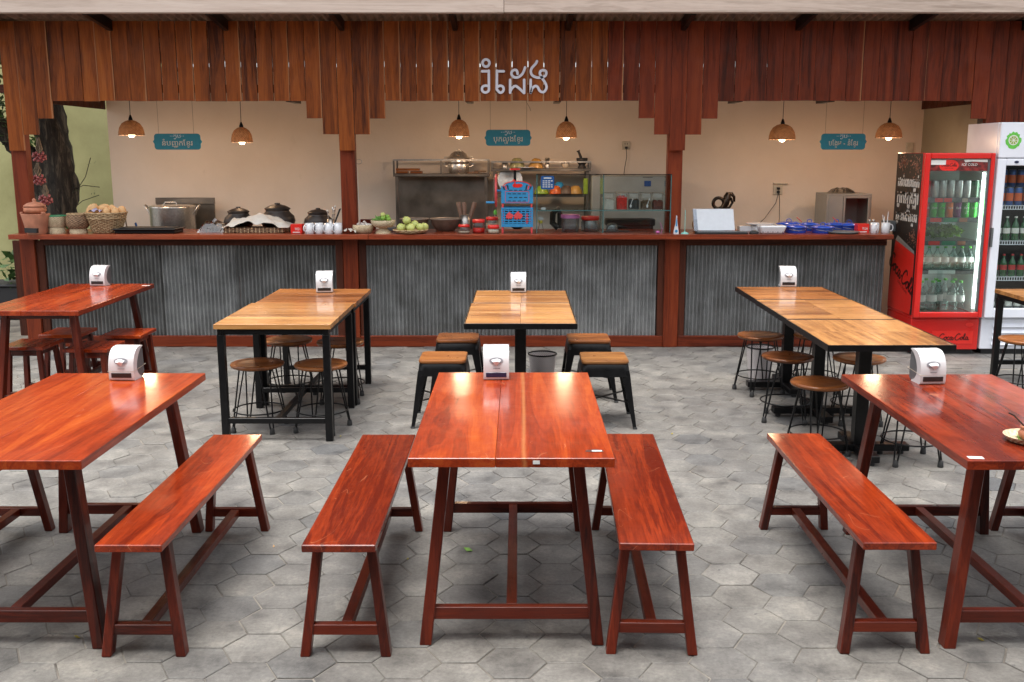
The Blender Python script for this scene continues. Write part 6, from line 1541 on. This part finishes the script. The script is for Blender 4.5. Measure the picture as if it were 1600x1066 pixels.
mb = MB(); mb.box(gx0, gx1, -.026, -.018, .396, Hf-.051); mb.build('glass_pane', M['doorglass'], t)
# header print
h0, h1 = Hf-.155, Hf-.058
mb = MB(); mb.box(gx0+.003, gx1-.003, -.0285, -.0265, h0, h1); mb.build('header', mat('header_print', (.16,.012,.010), .35, 0, .9, 28, coat=.4), t)
mb = MB(); mb.add([(gx0+.29, -.0292, h1), (gx1-.004, -.0292, h1), (gx1-.004, -.0292, h1-.022), (gx0+.36, -.0292, h1-.016), (gx0+.305, -.0292, h1-.024)], [(0,1,2,3,4)]); mb.build('foam_print', M['labelwhite'], t)
mb = MB(); c_ = (gx0+.165, (h0+h1)/2-.004); mb.prism([(c_[0]+.085*math.cos(2*PI*q/24), max(h0+.001, min(h1-.001, c_[1]+.055*math.sin(2*PI*q/24)))) for q in range(24)], 'y', -.0302, -.0290); mb.build('logo_disc', M['red'], t)
mb = MB(); script(mb, 'Coca-Cola', (c_[0], -.0305, c_[1]+.006), (1,0,0), (0,0,1), (0,-1,0), .135, w=.16); mb.build('lettering', M['blackink'], t)
mb = MB(); place_text(mb, tg('ZERO SUGAR'), (c_[0], -.0306, c_[1]-.022), (1,0,0), (0,0,1), width=.075, height=.008); mb.build('lettering', M['blackink'], t)
mb = MB(); place_text(mb, tg('ICE COLD'), (gx0+.345, -.0295, (h0+h1)/2+.006), (1,0,.0), (.15,0,1), width=.135, height=.021); mb.build('lettering', M['labelwhite'], t)
mb = MB(); mb.box(gx0+.006, gx0+.135, -.0316, -.0306, h1-.045, h1-.004); mb.build('sticker', M['sticker'], t)
mb = MB(); mb.box(-W*.18, W*.42, -.0025, -.0005, .10, .215); mb.build('logo_plate', M['red'], t, 0)
mb = MB(); script(mb, 'Coca-Cola', (W*.14, -.004, .158), (1,0,0), (0,0,1), (0,-1,0), .27, w=.15); mb.build('lettering', M['blackink'], t)
mb = MB(); mb.prism([(W*.36+.035*math.cos(2*PI*q/20), .275+.02*math.sin(2*PI*q/20)) for q in range(20)], 'y', -.003, -.0005); mb.build('oval_badge', M['red'], t)
# side print (left side)
xs = -W/2 - .0008
mb = MB(); mb.box(xs-.001, xs, .004, .598, .36, Hf-.004); mb.build('side_print', M['darkprint'], t)
mb = MB(); 
def flecks(cx0, cy0, rx_, ry_, n_):      # printed splashes of cola, small scattered flecks
    mb = MB()
    for _ in range(n_):
        a = R.random()*2*PI; rr = abs(R.gauss(0, .55)); yy_ = cx0 + rx_*rr*math.cos(a); zz_ = cy0 + ry_*rr*math.sin(a)
        if not (.02 < yy_ < .58 and .37 < zz_ < Hf-.02): continue
        q_ = R.uniform(.004, .014); a0 = R.random()*3
        mb.add([(xs-.0022, yy_ + q_*math.cos(a0+k_*PI/2)*(1 if k_ % 2 else .5), zz_ + q_*math.sin(a0+k_*PI/2)*(1 if k_ % 2 else .5)) for k_ in range(4)], [(0,1,2,3)])
    return mb
mb = flecks(.42, Hf-.09, .22, .10, 170); stuff(mb.build('fizz_print', M['fizz'], t))
mb = flecks(.12, Hf-.13, .12, .16, 110); stuff(mb.build('fizz_print', M['fizz'], t))
mb = flecks(.10, 1.06, .16, .10, 80); stuff(mb.build('fizz_print', M['fizz'], t))
mb = flecks(.08, .60, .05, .35, 70); stuff(mb.build('fizz_print', M['fizz'], t))
can = [(.50, 1.00), (.44, 1.035), (.05, .93), (.03, .89), (.035, .45), (.045, .36), (.595, .36), (.595, .55)]
mb = MB(); mb.add([(xs-.0030, a, b) for a, b in can], [tuple(range(len(can)))]); mb.build('can_print', M['red'], t)
mb = MB(); mb.add([(xs-.0038, .50, 1.00), (xs-.0038, .45, 1.045), (xs-.0038, .04, .935), (xs-.0038, .03, .905)], [(0,1,2,3)]); mb.build('can_rim_print', M['cansilver'], t)
mb = MB(); script(mb, 'Coca-Cola', (xs-.0040, .30, .70), Vector((0,-.93,-.36)), Vector((0,-.30,.95)), (-1,0,0), .66, w=.17); mb.build('lettering', M['blackink'], t)
mb = MB(); place_text(mb, tg('ZERO SUGAR'), (xs-.0042, .26, .585), Vector((0,-.93,-.36)), Vector((0,-.30,.95)), width=.26, height=.026); mb.build('lettering', M['blackink'], t)
khl = [['ដ','ល','់','ព','េ','ល','ភ','~ល','ក','់'], ['ក','ូ','ក','ា','-','ក','ូ','ឡ','ា'], ['គ','~ម','ា','ន','ជ','ា','ត','ិ','ស','~ក','រ']]
for i, tk in enumerate(khl):
    mb = MB(); place_text(mb, layout(tk), (xs-.0030, .285, 1.53 - i*.155), (0,-1,0), (0,0,1), width=.49, height=.145)
    for dx in (.006, -.006): place_text(mb, layout(tk), (xs-.0030-abs(dx)*.02, .285+dx, 1.53 - i*.155), (0,-1,0), (0,0,1), width=.49, height=.145)
    mb.build('lettering', M['labelwhite'], t)
mb = MB(); mb.box(W/2-.068, W/2-.058, .02, .030, .42, Hf-.17); mb.build('led_strip', M['led'], t)
# shelves: heights from the photo
sz_ = [at(1490, y, FYf+.03).z for y in (309, 340, 376, 421, 486)]
for i, z in enumerate(sz_):
    if i < 4:
        mb = MB()
        for q in range(20): xx = -W/2+.05 + q*(W-.10)/19; mb.box(xx-.002, xx+.002, .03, .54, z-.006, z-.002)
        mb.build('shelf_wires', M['steel'], t)
        mb = MB(); mb.box(-W/2+.045, W/2-.085, .012, .029, z-.042, z); mb.build('shelf', M['price'], t)
        for a, w_, m_ in ([(.09,.07,'red'),(.17,.07,'red'),(.33,.05,'beige')] if i == 0 else [(.06,.10,'red'),(.18,.12,'green_rim'),(.32,.07,'clay')] if i in (1, 2) else [(.08,.24,'fridgein')]):
            mb = MB(); mb.box(-W/2+.045+a, -W/2+.045+a+w_, .009, .0118, z-.038, z-.004); mb.build('price_tag', M[m_], t)
protoC = {}
def canp(m_, tall=False, lab=None):
    key = (m_, tall, lab)
    if key not in protoC: protoC[key] = make_bottle('drink_can', 'x', 'drink can', .0335 if not tall else .033, .150 if not tall else .155, m_, 'cansilver', lab, 'can')
    return protoC[key]
used = set()
def place(pr, x, y, z, lb, grp, nm=None):
    if pr.name not in used: used.add(pr.name); pr.location = (x, y, z); pr['label'] = lb; pr['group'] = grp; return pr
    return dup(pr, (x, y, z), 0, lb, grp)
yb_ = FYf + .075
ordn = ['first', 'second', 'third', 'fourth', 'fifth', 'sixth', 'seventh', 'eighth', 'ninth']
for i, m_ in enumerate(['canred', 'cansilver', 'cansilver', 'cansilver', 'cansilver', 'cansilver', 'beergreen']):
    place(canp(m_, False, None), FX-.225+i*.071, yb_, sz_[0], ordn[i]+' '+{'canred':'red','cansilver':'silver','beergreen':'dark'}[m_]+' can from the left on the top shelf of the red fridge', 'cans on the top fridge shelf')
for i, (m_, c_) in enumerate([('canred','dark red'),('cangreen','green'),('cangreen','green'),('canorange','orange'),('canpurple','purple'),('cangreen','green'),('cangreen','green')]):
    o = place(canp(m_, True, None), FX-.225+i*.071, yb_, sz_[1], ordn[i]+' '+c_+' can from the left on the second shelf of the red fridge', 'cans on the second fridge shelf')
    mb = MB(); w_ = 'Fanta' if i not in (0, 5) else ('Sprite' if i == 5 else 'Cola')
    if i == 5: place_text(mb, tg(w_), (0, -.0345, .08), (0,0,1), (-1,0,0), width=.10, height=.03)
    else: place_text(mb, tg(w_), (0, -.0345, .085), (1,0,.1), (0,0,1), width=.045, height=.022)
    l_ = mb.build('lettering', M['labelwhite'], o)
mb = MB(); leaves(mb, (0,0,.055), .21, 900, .035, flat=.26); stuff(tag(mb.build('lettuce_heap', M['lettuce'], None, 0, (FX-.01, FYf+.28, sz_[2]+.02)), 'heap of pale green lettuce on the third shelf of the red fridge', 'lettuce'))
wb = make_bottle('water_bottle', 'x', 'water bottle', .042, .27, 'water', 'cap', 'labelwhite', 'bottle')
for i in range(5):
    place(wb, FX-.20+i*.088 + (.012 if i % 2 else 0), FYf+.09+(.05 if i in (2,) else 0), sz_[4], ordn[i]+' green capped water bottle from the left on the bottom shelf', 'water bottles on the bottom shelf')
for i in range(5):
    place(wb, FX-.18+i*.088, FYf+.26, sz_[4], ordn[i]+' water bottle from the left in the rear row of the bottom shelf', 'water bottles in the rear row')
sb = make_bottle('small_bottle', 'x', 'water bottle', .036, .20, 'water', 'cap', 'labelwhite', 'bottle')
for i in range(7): place(sb, FX-.225+i*.0735, FYf+.10, sz_[3], ordn[i]+' small water bottle from the left on the fourth shelf of the red fridge', 'small bottles on the fourth shelf')
# white fridge
WX = 4.553; WW = .74; HW = 2.06; FW = 8.87
t = thing('white_fridge', 'tall white drinks fridge with a lime splash header at the right edge', 'fridge', (WX, FW, 0))
shell(t, WW, .60, HW, .33, 'fridgewhite', 'blackmat')
mb = MB(); mb.box(-WW/2, WW/2, 0, .60, .05, .329); mb.build('base', M['fridgewhite'], t, .006)
for q in range(4):
    mb = MB(); mb.hexa([(-WW/2+.10, -.018, .09+q*.055), (WW/2-.10, -.018, .09+q*.055), (WW/2-.10, -.0005, .10+q*.055), (-WW/2+.10, -.0005, .10+q*.055)], [(-WW/2+.10, -.004, .118+q*.055), (WW/2-.10, -.004, .118+q*.055), (WW/2-.10, -.0005, .12+q*.055), (-WW/2+.10, -.0005, .12+q*.055)]); mb.build('vent_slat', M['fridgewhite'], t)
mb = MB(); mb.box(-WW/2+.03, WW/2-.03, .03, .57, 0, .05); mb.build('plinth', M['blackmat'], t)
hd = at(1565, 247, FW-.05).z
mb = MB(); mb.box(-WW/2, WW/2, -.05, -.001, hd, HW); mb.build('header', M['fridgewhite'], t, .008)
# lime splash print on the header
cx_, cz_ = -WW/2+.115, (hd+HW)/2
mb = MB(); n = 26; mb.prism([(cx_+(.07 if q % 2 else .05+.03*R.random())*math.cos(2*PI*q/n), cz_+(.075 if q % 2 else .05+.03*R.random())*math.sin(2*PI*q/n)) for q in range(n)], 'y', -.0515, -.0502); mb.build('splash_print', M['cap'], t)
mb = MB(); mb.prism([(cx_+.043*math.cos(2*PI*q/20), cz_+.043*math.sin(2*PI*q/20)) for q in range(20)], 'y', -.053, -.0516); mb.build('lime_print', M['labelwhite'], t)
mb = MB()
for q in range(8):
    a = 2*PI*q/8; mb.add([(cx_+.006*math.cos(a+.35), -.0535, cz_+.006*math.sin(a+.35)), (cx_+.036*math.cos(a+.08), -.0535, cz_+.036*math.sin(a+.08)), (cx_+.036*math.cos(a+.7), -.0535, cz_+.036*math.sin(a+.7))], [(0,1,2)])
mb.build('lime_print', M['limebowl'], t)
mb = MB(); mb.box(cx_+.13, cx_+.30, -.0515, -.0502, cz_-.02, cz_+.05); mb.build('splash_print', M['cap'], t)
for nm, a in (('door_frame', (-WW/2, -WW/2+.075, -.05, -.006, .345, hd-.006)), ('door_frame', (WW/2-.05, WW/2, -.05, -.006, .345, hd-.006)), ('door_frame', (-WW/2+.0755, WW/2-.0505, -.05, -.006, hd-.066, hd-.006)), ('door_frame', (-WW/2+.0755, WW/2-.0505, -.05, -.006, .345, .43))):
    mb = MB(); mb.box(*a); mb.build(nm, M['fridgewhite'], t, .006)
mb = MB(); mb.box(-WW/2+.076, WW/2-.051, -.03, -.022, .431, hd-.067); mb.build('glass_pane', M['glass'], t)
mb = MB(); mb.box(-WW/2-.006, -WW/2+.012, -.056, -.020, .98, 1.15); mb.build('handle', M['grey'], t, .004)
mb = MB(); mb.prism([(-WW/2+.16+.02*math.cos(2*PI*q/16), hd-.035+.011*math.sin(2*PI*q/16)) for q in range(16)], 'y', -.054, -.0505); mb.build('badge', M['navy'], t)
wz = [at(1580, y, FW+.04).z for y in (321, 376, 432, 487)]
for z in wz:
    mb = MB()
    for q in range(28): xx = -WW/2+.06+q*(WW-.12)/27; mb.box(xx-.003, xx+.003, .012, .016, z-.03, z-.003)
    mb.box(-WW/2+.04, WW/2-.04, .010, .018, z-.0029, z+.001); mb.box(-WW/2+.04, WW/2-.04, .010, .018, z-.036, z-.0301); mb.box(-WW/2+.04, WW/2-.04, .019, .54, z-.006, z-.003)
    mb.build('shelf', M['fridgewhite'], t)
mb = MB(); mb.box(-WW/2+.05, -WW/2+.06, .02, .03, .46, hd-.08); mb.build('light_strip', M['fridgewhite'], t)
bb = make_bottle('beer_bottle', 'x', 'beer bottle', .032, .215, 'beergreen', 'labelwhite', 'labelwhite'); rb_ = make_bottle('beer_bottle', 'x', 'beer bottle', .031, .20, 'beergreen', 'labelred', 'labelred')
bc = make_bottle('beer_can', 'x', 'beer can', .033, .155, 'canblue', 'cansilver', 'orange', 'can'); gb = make_bottle('clear_bottle', 'x', 'bottle', .03, .17, 'jar', 'steel', 'labelwhite')
for i in range(7):
    x = WX-.27+i*.078; o_ = ordn[i]
    place(bc, x, FW+.06, wz[0], o_+' blue can from the left on the top shelf of the white fridge', 'blue cans in the white fridge')
    place(bb, x, FW+.06, wz[1], o_+' green bottle from the left on the second shelf of the white fridge', 'green bottles in the white fridge')
    place(rb_, x, FW+.06, wz[2], o_+' red labelled bottle from the left on the third shelf of the white fridge', 'red labelled bottles in the white fridge')
    place(gb, x, FW+.06, wz[3], o_+' clear bottle from the left on the bottom shelf of the white fridge', 'clear bottles in the white fridge')
for i in range(7):
    bc2 = dup(bc, (WX-.27+i*.078, FW+.20, wz[0]+.155), 0, ordn[i]+' blue can from the left in the raised rear row of the white fridge', 'rear blue cans in the white fridge')
# ================================================================== ADDED SHADE STRUCTURE BEHIND THE VIEWER (unseen, put in to darken the table fronts)
mb = MB(); mb.box(-9, 9, -7, 1.0, 2.9, 3.05); struct(mb.build('added_shade_roof', M['rust']))
mb = MB(); mb.box(-9, 9, -7.2, -7, 0, 3.05); struct(mb.build('added_shade_wall', M['olive']))
for x in (-6, 6):
    mb = MB(); mb.box(x-.08, x+.08, .7, .86, 0, 2.899); struct(mb.build('added_shade_column', wood('post', 'z')))
